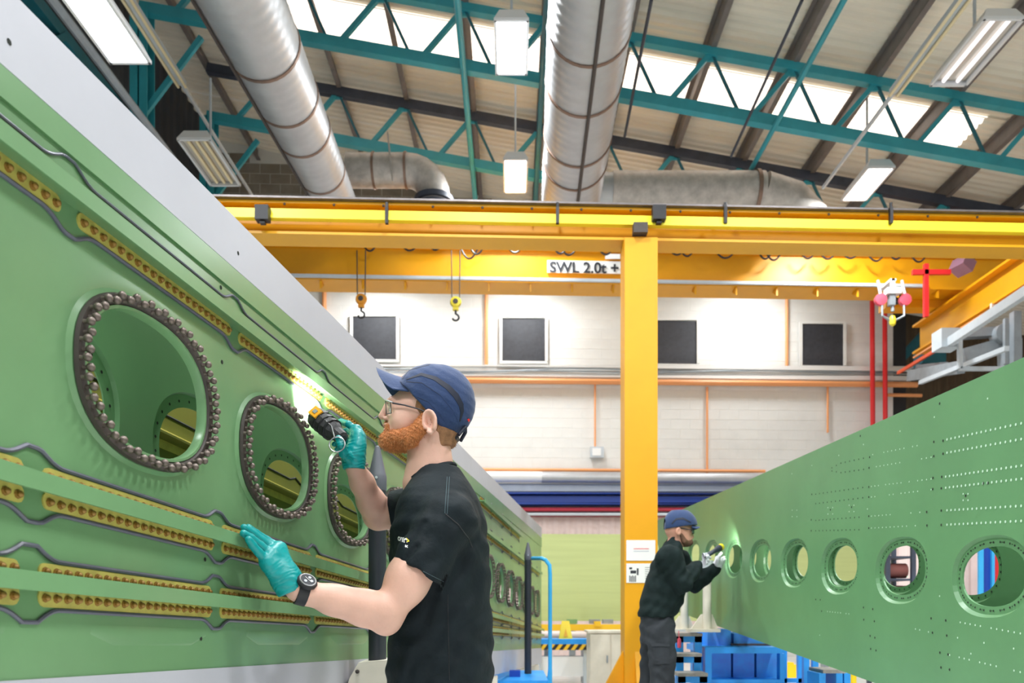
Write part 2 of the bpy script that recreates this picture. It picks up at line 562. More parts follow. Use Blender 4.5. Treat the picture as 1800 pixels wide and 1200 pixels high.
# elbow duct from the left one: runs right, then bends down
el = thing('elbow_duct', 'dusty duct elbow branching from the left duct and turning down', 'duct', (-2.6, 13.3, 8.3))
p0 = V(-2.75, 13.3, 8.42)
pts = [p0, p0 + V(0.55, 0, 0), p0 + V(1.0, 0, 0)] + arc(p0 + V(1.0, 0, -0.45), 0.45, math.pi / 2, 0, 6, (1, 0, 0), (0, 0, 1))[1:] + [p0 + V(1.45, 0, -1.1)]
MB().tube(pts, 0.27, 24).build('pipe', M['lagging'], el, sharp=50)
for x in (0.45, 0.98):
    MB().tube([p0 + V(x - 0.02, 0, 0), p0 + V(x + 0.02, 0, 0)], 0.285, 24).build('joint_band', M['duct_band'], el)
MB().beam(p0 + V(0.72, -0.29, 0.45), p0 + V(0.8, -0.29, -0.35), 0.09, 0.02).build('strap', M['lagging'], el)
MB().tube([p0 + V(1.45, 0, -0.55), p0 + V(1.45, 0, -0.47)], 0.33, 24).build('collar', M['navy_steel'], el)
MB().tube([p0 + V(1.45, 0, -0.66), p0 + V(1.45, 0, -0.6)], 0.33, 24).build('collar', M['navy_steel'], el)
br = thing('branch_duct', 'dusty horizontal duct running right from the middle duct', 'duct', (1.2, 12.9, 7.7))
q0 = V(1.15, 13.2, 8.02)
MB().tube([q0, q0 + V(0.5, 0, 0)], 0.29, 24).build('reducer', M['duct'], br)
MB().tube([q0 + V(0.5, 0, 0), q0 + V(3.0, 0, 0)], 0.31, 24).build('pipe', M['lagging'], br, sharp=50)
MB().tube([q0 + V(3.0, 0, 0), q0 + V(3.5, 0.05, -0.12), q0 + V(3.85, 0.1, -0.45)], 0.31, 24).build('bend', M['lagging'], br, sharp=60)
MB().tube([q0 + V(2.86, 0, 0), q0 + V(2.92, 0, 0)], 0.335, 24).build('joint_band', M['duct_band'], br)

# --- hanging lamps
def lamp(label, X, Y, Z, L=0.95, W=0.42, lit=True, rod=None, power=1.0, rz=0.0):
    root = thing('hanging_lamp', label, 'lamp', (X, Y, Z), 'hanging industrial lamps')
    R = Matrix.Rotation(rz, 3, 'Z')
    c = V(X, Y, Z)
    hw, hl = W / 2, L / 2
    q = [(-hw, -hl, 0), (hw, -hl, 0), (hw, hl, 0), (-hw, hl, 0), (-hw * .7, -hl * .9, .13), (hw * .7, -hl * .9, .13), (hw * .7, hl * .9, .13), (-hw * .7, hl * .9, .13)]
    b = MB()
    b.add([c + R @ V(p) for p in q], [(4, 5, 6, 7), (0, 1, 5, 4), (1, 2, 6, 5), (2, 3, 7, 6), (3, 0, 4, 7)])
    b.build('housing', M['lamp_body'], root)
    fr = MB()
    for sx in (-1, 1):
        fr.box(c + R @ V(sx * (hw - 0.012), 0, -0.015), (0.03, L, 0.035), R=R)
        fr.box(c + R @ V(0, sx * (hl - 0.012), -0.015), (W, 0.03, 0.035), R=R)
    fr.build('frame', M['lamp_body'], root)
    if lit is True:
        MB().box(c + R @ V(0, 0, -0.012), (W - 0.05, L - 0.05, 0.014), R=R).build('diffuser', M['lamp_on'], root)
        ld = bpy.data.lights.new('lamp_light', 'AREA')
        ld.shape = 'RECTANGLE'
        ld.size, ld.size_y = W - 0.06, L - 0.06
        ld.energy = LAMP_POWER * power
        ld.color = (0.95, 0.98, 1.0)
        lo = bpy.data.objects.new('lamp_light', ld)
        COL.objects.link(lo)
        lo.parent = root
        lo.location = (0, 0, -0.045)
        lo.rotation_euler = (0, 0, rz)
    else:
        MB().box(c + R @ V(0, 0, 0.03), (W - 0.06, L - 0.06, 0.012), R=R).build('reflector', M['reflector'], root)
        for k in (-1, 0, 1) if lit is None else (-0.8, 0.8):
            o = k * W * 0.24
            MB().tube([c + R @ V(o, -hl + 0.06, 0.0), c + R @ V(o, hl - 0.06, 0.0)], 0.024, 8).build('tube', M['tube_off'] if lit is None else M['tube_dim'], root)
    if rod:
        MB().tube([c + V(0, 0, 0.12), c + V(0, 0, rod)], 0.018, 6).build('hanger_rod', M['lgrey'], root)
    return root
def lamp_px(u, v, Y):
    p = P(u, v, Y)
    return p.x, p.y, p.z
x, y, z = lamp_px(188, 48, 7.6)
lamp('large lit lamp glaring at the upper left corner', x, y, z, 0.95, 0.42, True, 3.6, 1.0)
x, y, z = lamp_px(899, 82, 9.65)
lamp('lit lamp at top middle, left of the middle duct', x, y, z, 0.95, 0.4, True, 2.4, 1.0)
x, y, z = lamp_px(906, 308, 13.4)
lamp('lit lamp hanging lower at the middle, just above the yellow girder', x, y, z, 1.05, 0.4, True, 1.9, 1.0)
x, y, z = lamp_px(1524, 322, 12.6)
lamp('lit lamp on the right, just above the yellow girder', x, y, z, 1.0, 0.42, True, 1.6, 1.0)
x, y, z = lamp_px(1713, 92, 9.4)
lamp('dim twin-tube lamp at upper right below a purlin', x, y, z, 1.15, 0.46, False, 1.6)
x, y, z = lamp_px(370, 285, 11.4)
lamp('unlit lamp with yellowish tubes hanging by the left columns', x, y, z, 1.2, 0.46, None, 1.2)
# unseen lamps added over and behind the camera for light, continuing the rows
for k, (x, y) in enumerate(((-3.6, 3.4), (-0.1, 5.2), (4.2, 6.2), (-3.6, -0.6), (-0.1, 1.2), (4.2, 2.2), (-0.1, -2.8), (4.2, -1.8))):
    lamp('lit lamp out of view above the viewer, ' + ('left row front', 'middle row front', 'right row front', 'left row rear', 'middle row second', 'right row second', 'middle row rear', 'right row rear')[k], x, y, 7.6, 0.95, 0.42, True, 2.2, 1.0)

for k, (u, lab) in enumerate(((662, 'lit lamp close to the white wall, hidden behind the crane bridge at left'), (925, 'lit lamp close to the white wall, hidden behind the crane bridge at the middle'), (1340, 'lit lamp close to the white wall, hidden behind the crane bridge at right'))):
    q_ = PW(u, 452, 16.6)
    lamp(lab, q_.x, q_.y, q_.z, 0.95, 0.42, True, 1.2, 0.46)

def batten(label, X, Z, y0, y1, y2):
    r = thing('batten_light', label, 'light', (X, y0, Z))
    MB().bbox(X - 0.06, X + 0.06, y0, y1, Z, Z + 0.06).build('tray', M['lgrey'], r)
    for s in (-1, 1):
        MB().tube([(X + s * 0.05, y0, Z - 0.02), (X + s * 0.05, y1, Z - 0.02)], 0.02, 8).build('tube', M['tube_off'], r)
    MB().tube([(X, y1, Z + 0.02), (X, y2, Z + 0.02)], 0.03, 6).build('conduit', M['lgrey'], r)
    return r
batten('pale fluorescent batten on a conduit at upper left', -4.6, 8.4, 8.2, 11.1, 14.6)
batten('pale fluorescent batten on a conduit at upper right', 4.96, 7.8, 8.6, 10.35, 12.7)
for o in list(bpy.data.objects):
    pass

# ================================================================== cranes and girders
# front girder (spans the whole width at about 8 m)
gx0, gx1 = -6.45, 8.6
def GP(x, dy, z, Y0=8.0):
    return V(x, WY(Y0, x) + dy, z)
g = thing('runway_girder', 'yellow girder with dark top rail spanning the whole picture', 'girder', (0, 8, 4.8))
MB().beam(GP(gx0, 0.16, 5.215), GP(gx1, 0.16, 5.215), 0.09, 0.06).beam(GP(gx0, 0.1, 5.19), GP(gx1, 0.1, 5.19), 0.3, 0.018).build('top_rail', M['rail'], g)
MB().beam(GP(gx0, 0.14, 5.165), GP(gx1, 0.14, 5.165), 0.28, 0.025).build('top_flange', M['amber_dk'], g)
MB().beam(GP(gx0, 0.14, 5.01), GP(gx1, 0.14, 5.01), 0.02, 0.3).build('web', M['amber_dk'], g)
MB().beam(GP(gx0, 0.14, 4.86), GP(gx1, 0.14, 4.86), 0.28, 0.025).build('bottom_flange', M['amber_dk'], g)
MB().beam(GP(gx0, -0.02, 5.035), GP(gx1, -0.02, 5.035), 0.06, 0.075).beam(GP(gx0, -0.03, 4.988), GP(gx1, -0.03, 4.988), 0.075, 0.03).build('conductor_bar', M['yellow'], g)
for u in (385, 680, 980, 1275, 1566):
    c = PW(u, 379, 7.93)
    MB().box(c, (0.03, 0.04, 0.16)).tube([c + V(0, 0, 0.07), c + V(0, 0, 0.13)], 0.016, 8).build('bar_clip', M['black'], g)
for u in (462, 1158):
    MB().box(PW(u, 376, 7.9), (0.13, 0.1, 0.14)).box(PW(u, 392, 7.9), (0.05, 0.05, 0.02)).build('junction_box', M['black'], g)
for u in range(500, 1800, 87):
    MB().ball(PW(u, 366 + 0.019 * (u - 900), 7.99), 0.014, 6, 4).build('bolt', M['gasket'], g)
MB().box(PW(1125, 403, 7.88), (0.14, 0.1, 0.1)).build('bearing_pad', M['gasket'], g)

# yellow column
Yc = 7.95
cx0, cx1 = P(1098, 0, Yc).x, P(1156, 0, Yc).x
cl = thing('girder_column', 'amber square column holding up the yellow girder, with papers taped on it', 'column', ((cx0 + cx1) / 2, Yc, 0))
MB().bbox(cx0, cx1, Yc, Yc + 0.02, 0, 4.83).build('front_plate', M['amber'], cl)
MB().bbox(cx0, cx1, Yc + 0.28, Yc + 0.3, 0, 4.83).build('back_plate', M['amber'], cl)
MB().bbox(cx0, cx0 + 0.02, Yc + 0.02, Yc + 0.28, 0, 4.83).build('side_plate', M['amber'], cl)
MB().bbox(cx1 - 0.02, cx1, Yc + 0.02, Yc + 0.28, 0, 4.83).build('side_plate', M['amber'], cl)
zf = P(0, 1145, Yc).z
MB().prism([(cx0, Yc + 0.1, zf), (cx0 - 0.34, Yc + 0.1, 0.05), (cx0, Yc + 0.1, 0.05)], (0, 0.06, 0)).build('gusset', M['amber'], cl)
MB().prism([(cx1, Yc + 0.1, zf), (cx1, Yc + 0.1, 0.05), (cx1 + 0.34, Yc + 0.1, 0.05)], (0, 0.06, 0)).build('gusset', M['amber'], cl)
MB().prism([(cx0 + 0.1, Yc, zf), (cx0 + 0.1, Yc - 0.3, 0.05), (cx0 + 0.1, Yc, 0.05)], (0.1, 0, 0)).build('gusset', M['amber'], cl)
MB().bbox(cx0 - 0.4, cx1 + 0.4, Yc - 0.35, Yc + 0.6, 0, 0.05).build('base_plate', M['amber'], cl)
for (u0, v0, u1, v1, lab) in ((1101, 949, 1152, 985, 'white paper notice with two faint lines taped on the amber column'),
                              (1101, 990, 1152, 1024, 'printed paper with dark diagrams taped lower on the amber column')):
    a, b = P(u0, v0, Yc - 0.006), P(u1, v1, Yc - 0.006)
    n = thing('paper_notice', lab, 'notice', (a.x, a.y, b.z), None)
    MB().bbox(a.x, b.x, a.y, a.y + 0.004, b.z, a.z).build('sheet', M['paper'], n)
    w, h = b.x - a.x, a.z - b.z
    if 'faint' in lab:
        for t, c in ((0.42, 'lilac'), (0.54, 'lilac')):
            MB().bbox(a.x + w * .25, a.x + w * .78, a.y - 0.001, a.y, a.z - h * t - 0.004, a.z - h * t + 0.004).build('print_line', M['redpink'] if t < .5 else M['lilac'], n)
    else:
        k = MB()
        k.bbox(a.x + w * .1, a.x + w * .2, a.y - 0.001, a.y, a.z - h * .3, a.z - h * .2)
        k.bbox(a.x + w * .14, a.x + w * .34, a.y - 0.001, a.y, a.z - h * .52, a.z - h * .36)
        for i in range(5):
            k.bbox(a.x + w * (.1 + .05 * i), a.x + w * (.13 + .05 * i), a.y - 0.001, a.y, a.z - h * .95, a.z - h * (.62 + .04 * (i % 2)))
        k.bbox(a.x + w * .36, a.x + w * .42, a.y - 0.001, a.y, a.z - h * .6, a.z - h * .25)
        for i in range(6):
            k.bbox(a.x + w * .64, a.x + w * (.8 + .1 * ((i * 7) % 3) / 3), a.y - 0.001, a.y, a.z - h * (.2 + .11 * i) - 0.004, a.z - h * (.2 + .11 * i))
        k.build('print', M['ink'], n)

# rear crane bridge carrying the SWL plate
YB = 14.0
bz = lambda v: HC + (HV - v) / F * YB
def BP(x, dy, z):
    return V(x, WY(YB, x) + dy, z)
bx0, bx1 = -5.2, 9.0
cb = thing('crane_bridge', 'amber overhead crane bridge with white SWL 2.0t plate under the girder', 'crane', (0, YB, 7))
MB().beam(BP(bx0, 0.2, 7.13), BP(bx1, 0.2, 7.13), 0.4, 0.53).build('main_girder', M['amber'], cb)
MB().beam(BP(bx0, 0.16, 7.42), BP(bx1, 0.16, 7.42), 0.46, 0.06).build('upper_lip', M['amber'], cb)
MB().beam(BP(bx0, 0.9, 7.75), BP(bx1, 0.9, 7.75), 0.3, 0.5).build('rear_girder', M['amber_dk'], cb)
MB().beam(BP(bx0, 0.2, 6.83), BP(bx1, 0.2, 6.83), 0.56, 0.05).build('lower_flange', M['amber'], cb)
MB().beam(BP(-4.5, -0.12, 6.845), BP(7.4, -0.12, 6.845), 0.05, 0.05).build('cable_track', M['lgrey'], cb)
for k in range(19):
    x = -4.8 + k * 0.73
    p = BP(x, -0.05, 6.8)
    MB().prism([p, p + V(0, 0.22, 0), p + V(0, 0, -0.14)], (0.03, 0, 0)).build('bracket', M['amber'], cb)
for k, (u, w, d) in enumerate(((650, 26, 14), (720, 30, 12), (765, 22, 10), (825, 34, 24), (838, 26, 16), (905, 28, 12), (985, 24, 12), (1000, 30, 14), (1065, 26, 12),
                               (1190, 26, 10), (1208, 24, 12), (1275, 36, 14), (1345, 24, 14), (1360, 28, 16), (1420, 26, 12), (1455, 28, 12), (1495, 28, 10), (1540, 30, 14), (1575, 22, 10), (1615, 28, 14), (1700, 34, 14))):
    v0 = 432 + 0.02 * (u - 900)
    MB().tube([PW(u + w * (t - 0.5), v0 + d * (1 - (2 * t - 1) ** 2), 13.72) for t in [i / 10 for i in range(11)]], 0.016, 6).build('festoon_cable', M['black'], cb)
a, b = PW(962, 457, 13.96), PW(1101, 481, 13.96)
MB().hexa([(a.x, a.y, b.z), (b.x, b.y, b.z), (b.x, b.y + .03, b.z), (a.x, a.y + .03, b.z), (a.x, a.y, a.z), (b.x, b.y, a.z), (b.x, b.y + .03, a.z), (a.x, a.y + .03, a.z)]).build('load_plate', M['white'], cb)
a2, b2 = PW(1064, 446, 13.94), PW(1090, 455, 13.94)
MB().bbox(a2.x, b2.x, a2.y, a2.y + 0.02, b2.z, a2.z).build('small_plate', M['white'], cb)
def text_mesh(name, body, size, m, loc, rot, parent, ext=0.002, bold=0.0):
    cu = bpy.data.curves.new(name, 'FONT')
    cu.body = body
    cu.size = size
    cu.extrude = ext
    cu.offset = bold
    tmp = bpy.data.objects.new('tmp_text', cu)
    COL.objects.link(tmp)
    dg = bpy.context.evaluated_depsgraph_get()
    me = bpy.data.meshes.new_from_object(tmp.evaluated_get(dg))
    bpy.data.objects.remove(tmp)
    bpy.data.curves.remove(cu)
    me.materials.clear()
    me.materials.append(m)
    me.name = name
    import bmesh
    bm = bmesh.new()
    bm.from_mesh(me)
    seen, n = set(), 0
    for f0 in bm.faces:
        if f0.index in seen:
            continue
        st, isl = [f0], []
        seen.add(f0.index)
        while st:
            g0 = st.pop()
            isl.append(g0)
            for e in g0.edges:
                for g1 in e.link_faces:
                    if g1.index not in seen:
                        seen.add(g1.index)
                        st.append(g1)
        vm = {}
        fs = []
        for g0 in isl:
            fs.append([vm.setdefault(v_.index, len(vm)) for v_ in g0.verts])
        bm.verts.ensure_lookup_table()
        co = [None] * len(vm)
        for k_, i_ in vm.items():
            co[i_] = tuple(bm.verts[k_].co)
        m2 = bpy.data.meshes.new(name)
        m2.from_pydata(co, [], fs)
        m2.materials.append(m)
        ob = bpy.data.objects.new(name, m2)
        COL.objects.link(ob)
        ob.parent = parent
        ob.location = V(loc) - V(ORG.get(parent.name, (0, 0, 0)))
        ob.rotation_euler = rot
    bm.free()
    bpy.data.meshes.remove(me)
text_mesh('letter', 'SWL 2.0t +', 0.262, M['ink'], PW(966, 478, 13.95), (math.pi / 2, 0, rzw), cb, bold=0.006)

def hook(label, u, v0, v1, Y, m, spread=15):
    top = PW(u, v0, Y)
    blk_ = PW(u, v1, Y)
    r = thing('crane_hook', label, 'hook', tuple(blk_), 'hooks hanging from the rear crane')
    for s in (-1, 1):
        MB().tube([top + V(s * spread * Y / F / 2, 0, 0.05), blk_ + V(s * spread * Y / F / 2 * 0.9, 0, 0.08)], 0.01, 6).build('rope', M['gasket'], r)
    MB().lathe([(0.02, -0.055), (0.085, -0.05), (0.1, 0), (0.085, 0.05), (0.02, 0.055)], blk_, (0, 1, 0), 16).box(blk_ + V(0, 0, -0.09), (0.1, 0.07, 0.1)).build('pulley_block', m, r)
    MB().lathe([(0.04, -0.066), (0.045, -0.06), (0.045, 0.06), (0.04, 0.066)], blk_, (0, 1, 0), 10).build('pulley_hub', M['gasket'], r)
    c = blk_ + V(0, 0, -0.26)
    MB().tube([c + V(0, 0, 0.14), c + V(0, 0, 0.06)] + arc(c, 0.055, math.pi / 2, -math.pi * 0.9, 10, (1, 0, 0), (0, 0, 1))[1:], 0.018, 8).build('hook', M['black'], r)
    return r
hook('orange pulley block and hook hanging left of the vents', 635, 445, 526, 13.7, mat('orange_block', (214, 140, 26), 0.45))
hook('yellow pulley block and hook hanging above the second vent gap', 801, 445, 531, 13.7, mat('yellow_block', (228, 206, 40), 0.45))
# balancer hoist on the right
c = PW(1569, 527, 13.5)
h = thing('tool_hoist', 'white hoist trolley with two pink spring balancers near the red pipes', 'hoist', tuple(c))
MB().box(c + V(0.0, 0, 0.14), (0.24, 0.16, 0.1)).bbox(c.x - 0.05, c.x + 0.05, c.y - 0.03, c.y + 0.4, 6.76, 6.8).bbox(c.x - 0.03, c.x + 0.03, c.y - 0.03, c.y + 0.03, c.z + 0.15, 6.8).build('trolley', M['white'], h)
MB().box(c + V(-0.02, 0, 0.0), (0.1, 0.1, 0.2)).tube([c + V(0.0, 0, -0.1), c + V(0.0, 0, -0.2)], 0.03, 8).build('motor', M['grey'], h)
MB().lathe([(0.02, -0.45), (0.05, -0.42), (0.06, -0.34), (0.035, -0.28)], c, (0, 0, 1), 10).build('chuck', M['yellow'], h)
for s in (-1, 1):
    q = c + V(s * 0.21, 0, 0.0)
    MB().lathe([(0.05, -0.05), (0.1, -0.04), (0.105, 0), (0.1, 0.04), (0.05, 0.05)], q, (0, 1, 0), 16).build('balancer', M['redpink'], h)
    MB().tube([q + V(0, 0, 0.1), V(q.x, q.y + 0.1, 6.81)], 0.025, 6).build('hanger', M['lgrey'], h)
    MB().tube([q + V(s * -0.02, -0.02, -0.1), q + V(s * -0.02, -0.02, -0.28), c + V(s * 0.03, 0, -0.36)], 0.02, 6).build('hose', M['grey'], h)

# runway on the right (goes away from the viewer)
rx = 8.0
rw = thing('side_runway', 'amber runway beam at the right going away, with orange conductor underneath', 'girder', (rx, 13, 6.2))
ry0, ry1 = 9.6, 15.6
MB().bbox(rx - 0.01, rx + 0.01, ry0, ry1, 6.1, 6.62).build('web', M['amber_dk'], rw)
MB().bbox(rx - 0.16, rx + 0.16, ry0, ry1, 6.6, 6.64).build('top_flange', M['amber'], rw)
MB().bbox(rx - 0.16, rx + 0.16, ry0, ry1, 6.08, 6.12).build('bottom_flange', M['amber'], rw)
MB().bbox(rx - 0.17, rx - 0.13, ry0, 16.2, 5.86, 5.92).build('conductor', mat('orange_conductor', (236, 92, 50), 0.4), rw)
MB().bbox(rx - 0.15, rx - 0.11, ry0, ry1, 6.0, 6.03).build('rail_strip', M['orange'], rw)
for y in (11.5, 13.0, 14.5):
    MB().bbox(rx - 0.17, rx - 0.1, y, y + 0.05, 5.86, 6.1).build('bracket', M['cream'], rw)
et = cb
MB().bbox(6.9, 8.2, 14.7, 15.0, 6.66, 6.84).build('end_carriage', M['amber'], et)
MB().bbox(7.05, 7.12, 13.6, 13.67, 6.1, 7.0).build('red_post', M['red'], et)
MB().bbox(6.85, 7.5, 13.6, 13.66, 6.82, 6.9).build('cross_arm', M['red'], et)
MB().box((7.75, 13.7, 7.0), (0.24, 0.3, 0.2), R=Euler((0, 0.5, 0.3)).to_matrix()).build('motor', mat('mauve_motor', (150, 110, 130), 0.5), et)
MB().box((6.95, 14.4, 6.72), (0.1, 0.12, 0.2)).build('buffer', M['black'], et)
cw = thing('cable_way', 'pale grey rail with bracket arms and grey boxes at right, above the panel', 'rail', (8, 12, 5.7))
MB().beam(P(1668, 602, 12.6), P(1815, 505, 9.9), 0.09, 0.13).build('rail', M['lgrey'], cw)
MB().box(P(1663, 598, 12.7), (0.3, 0.3, 0.3)).build('end_box', M['lgrey'], cw)
MB().beam(P(1680, 588, 12.9), P(1766, 583, 12.9), 0.16, 0.14).build('arm', M['grey'], cw)
MB().beam(P(1690, 626, 12.9), P(1762, 606, 12.9), 0.2, 0.2).build('arm', M['grey'], cw)
MB().beam(P(1618, 672, 14.5), P(1770, 612, 11.5), 0.07, 0.07).build('strut', M['lgrey'], cw)
MB().beam(P(1600, 660, 15.5), P(1690, 645, 13), 0.12, 0.2).build('strut', M['grey'], cw)
MB().lathe([(0.04, -0.12), (0.16, -0.1), (0.16, 0.1), (0.04, 0.12)], P(1762, 588, 12.8), (0, 1, 0), 20).build('drum', M['grey'], cw)
pl = [P(1687, 585, 12.5), P(1687, 648, 12.5), P(1760, 648, 12.5)]
MB().beam(pl[0], pl[1], 0.06, 0.06).beam(pl[1], pl[2], 0.06, 0.06).build('guard', M['lgrey'], cw)
MB().beam(P(1785, 548, 12.6), P(1785, 650, 12.6), 0.12, 0.12).beam(P(1768, 560, 12.5), P(1768, 640, 12.5), 0.06, 0.06).build('upright', M['grey'], cw)
MB().box(P(1775, 625, 12.8), (0.28, 0.2, 0.5)).build('cabinet', M['grey'], cw)
tag(MB().box(P(1634, 630, 17.2), (0.5, 0.4, 0.3)).box(P(1634, 617, 17.2), (0.4, 0.3, 0.06)).build('motor_housing', M['teal_dark']), 'small teal housing below the orange conductor end', 'housing')
dk = thing('dark_column', 'dark teal column and diagonal brace beyond the white wall edge', 'column', (9.0, 19, 0))
MB().bbox(8.85, 9.25, 18.7, 19.0, 0, 8.6).build('post', M['black'], dk)
MB().beam(P(1575, 640, 19.3), P(1700, 505, 19.3), 0.12, 0.2).build('brace', M['teal_dark'], dk)
MB().beam(P(1570, 515, 19.4), P(1800, 522, 19.4), 0.12, 0.2).build('rail', M['teal_dark'], dk)

# ================================================================== fittings on the back wall
WYF = WALL_Y - 0.06
def wallrect(u0, v0, u1, v1, dep, dy=0.0):
    a, b, c, d = PW(u0, v1, WYF), PW(u1, v1, WYF), PW(u1, v0, WYF), PW(u0, v0, WYF)
    z0, z1 = a.z, d.z
    e = V(0, -dep, 0)
    o = V(0, dy, 0)
    return [p + o for p in (a + e, b + e, b, a, V(a.x, a.y, z1) + e, V(b.x, b.y, z1) + e, V(b.x, b.y, z1), V(a.x, a.y, z1))]
names = ['leftmost dark square vent, just right of the lilac panel edge', 'dark square vent between the two orange uprights left of the column', 'dark square vent partly behind the amber column', 'rightmost dark square vent, left of the red pipes']
for k, (u0, v0, u1, v1) in enumerate(((621, 557, 697, 632), (883, 560, 958, 635), (1148, 564, 1224, 640), (1409, 570, 1481, 643))):
    r = thing('wall_vent', names[k], 'vent', tuple(PW((u0 + u1) / 2, v1, WYF)), 'dark vents in the white wall')
    MB().hexa(wallrect(u0, v0, u1, v1, 0.03)).build('panel', M['vent'], r)
    for (a, b_, c_, d_) in ((u0 - 5, v0 - 5, u1 + 5, v0), (u0 - 5, v1, u1 + 5, v1 + 5), (u0 - 5, v0, u0, v1), (u1, v0, u1 + 5, v1)):
        MB().hexa(wallrect(a, b_, c_, d_, 0.06)).build('frame_strip', M['white_wall'], r)
def pipe(name, label, pts, r, m, cat='pipe', n=8, Y0=None):
    return tag(MB().tube([PW(u, v, Y0 or WYF - 0.08) for u, v in pts], r, n).build(name, m), label, cat)
pipe('orange_pipe', 'long horizontal orange pipe below the vents', [(540, 665.5), (1612, 676)], 0.065, M['orange'], 'pipe')
pipe('orange_pipe', 'lower thin horizontal orange pipe above the silver duct', [(540, 823), (1345, 828)], 0.035, M['orange'])
for k, (u, v0, v1, rr, lab) in enumerate(((570, 500, 640, 0.05, 'vertical orange pipe beside the lilac panel edge'), (855, 506, 642, 0.04, 'vertical orange pipe left of the second vent'),
                                         (1383, 513, 648, 0.035, 'vertical orange pipe left of the rightmost vent'), (1046, 676, 790, 0.02, 'thin orange conduit dropping to the wall box'),
                                         (1243, 680, 852, 0.025, 'thin orange conduit right of the amber column'), (1455, 680, 760, 0.025, 'thin orange conduit above the green right panel'))):
    pipe('orange_pipe', lab, [(u, v0), (u, v1)], rr, M['orange'], Y0=WYF - 0.02)
for k, (u, lab) in enumerate(((1533, 'left one of the two tall red pipes'), (1555, 'right one of the two tall red pipes'))):
    pipe('red_pipe', lab, [(u, 500), (u + 2, 900)], 0.055, M['red'], Y0=WYF - 0.25)
tray = thing('cable_tray', 'pale grey cable tray with loose cables below the vents', 'tray', tuple(PW(900, 655, WYF)))
MB().hexa(wallrect(540, 641, 1600, 645, 0.07)).build('upper_rail', M['white'], tray)
MB().hexa(wallrect(540, 658, 1600, 662, 0.07)).build('lower_rail', M['white'], tray)
MB().hexa(wallrect(540, 646, 1600, 657, 0.02)).build('back', M['white'], tray)
for k, (vv, am) in enumerate(((650, 2.5), (653, 1.8))):
    MB().tube([PW(u, vv + am * math.sin(u * 0.017 + k), WYF - 0.05) for u in range(540, 1600, 20)], 0.014, 6).build('cable', M['grey'], tray)
MB().beam(PW(1600, 645, WYF - 0.1), P(1660, 640, 15.0), 0.12, 0.08).beam(PW(1600, 662, WYF - 0.1), P(1700, 640, 14.0), 0.1, 0.08).build('side_branch', M['grey'], tray)
pipe('orange_pipe', 'short orange pipe right of the red pipes at the wall edge', [(1560, 694), (1620, 695)], 0.04, M['orange'])
wb = thing('wall_box', 'small grey wall box under a thin orange conduit', 'box', tuple(PW(1048, 800, WYF)))
MB().hexa(wallrect(1037, 787, 1060, 806, 0.16)).build('body', M['lgrey'], wb)
MB().hexa(wallrect(1040, 790, 1055, 803, 0.18)).build('cover', M['white'], wb)
wd = thing('wall_duct', 'silver round duct low on the back wall behind the lilac edge', 'duct', tuple(PW(950, 840, WYF)))
MB().tube([PW(540, 837, WYF - 0.2), PW(952, 838, WYF - 0.2)], 0.12, 16).build('white_section', M['white'], wd)
MB().tube([PW(952, 839, WYF - 0.2), PW(1330, 841, WYF - 0.2)], 0.12, 16).build('silver_section', M['duct'], wd)
tag(MB().hexa(wallrect(540, 850, 1340, 864, 0.08)).hexa(wallrect(540, 850, 1340, 852, 0.12)).build('trim_1', M['lgrey']), kind='structure')
bb = thing('blue_beam', 'deep blue horizontal beam across the back wall', 'beam', tuple(PW(1000, 880, WYF)))
MB().hexa(wallrect(540, 868, 1340, 872, 0.45)).build('upper_flange', M['blue_deep'], bb)
MB().hexa(wallrect(540, 872, 1340, 886, 0.3)).build('web', M['blue_deep'], bb)
MB().hexa(wallrect(540, 886, 1340, 890, 0.45)).build('lower_flange', M['blue_deep'], bb)
pipe('red_pipe', 'horizontal red pipe just below the deep blue beam', [(540, 895), (1330, 895)], 0.045, mat('crimson_pipe', (196, 60, 76), 0.4), Y0=WYF - 0.3)
pipe('grey_pipe', 'pair of slim pale pipes under the red pipe', [(540, 903), (1330, 904)], 0.03, M['lgrey'], Y0=WYF - 0.42)
dw = corrug('door_1', PW(540, 900, WYF - 0.12), PW(1340, 900, WYF - 0.12), 0, PW(900, 907, WYF).z, M['pink_wall'], 0.25, 0.03)
tag(dw, kind='structure')
tag(MB().hexa(wallrect(540, 905, 1340, 910, 0.3)).build('trim_2', mat('maroon_trim', (130, 50, 60), 0.5)), kind='structure')
# ================================================================== wing panels
LK = F                      # left panel: X = 0.1286 Y - 1
LS = 180.0 / F
LN = V(1, -LS, 0).normalized()
def LP(Y, Z, d=0.0):
    return V(LS * Y - 1.0, Y, Z) + LN * d
RK = 2440.0
def RPt(Y, Z, d=0.0):
    return V(RK / F - 0.005 * Y - d, Y - 0.005 * d, Z)
def L_px(u, v):
    """pixel -> (Y, Z) on the left panel"""
    Y = LK / (1080.0 - u)
    return Y, HC - (v - HV) / F * Y
def R_px(u, v):
    Y = RK / (u - 893.0)
    return Y, HC - (v - HV) / F * Y

def sup_r(c, s, hy, hz, n):
    return (abs(c / hy) ** n + abs(s / hz) ** n) ** (-1.0 / n)

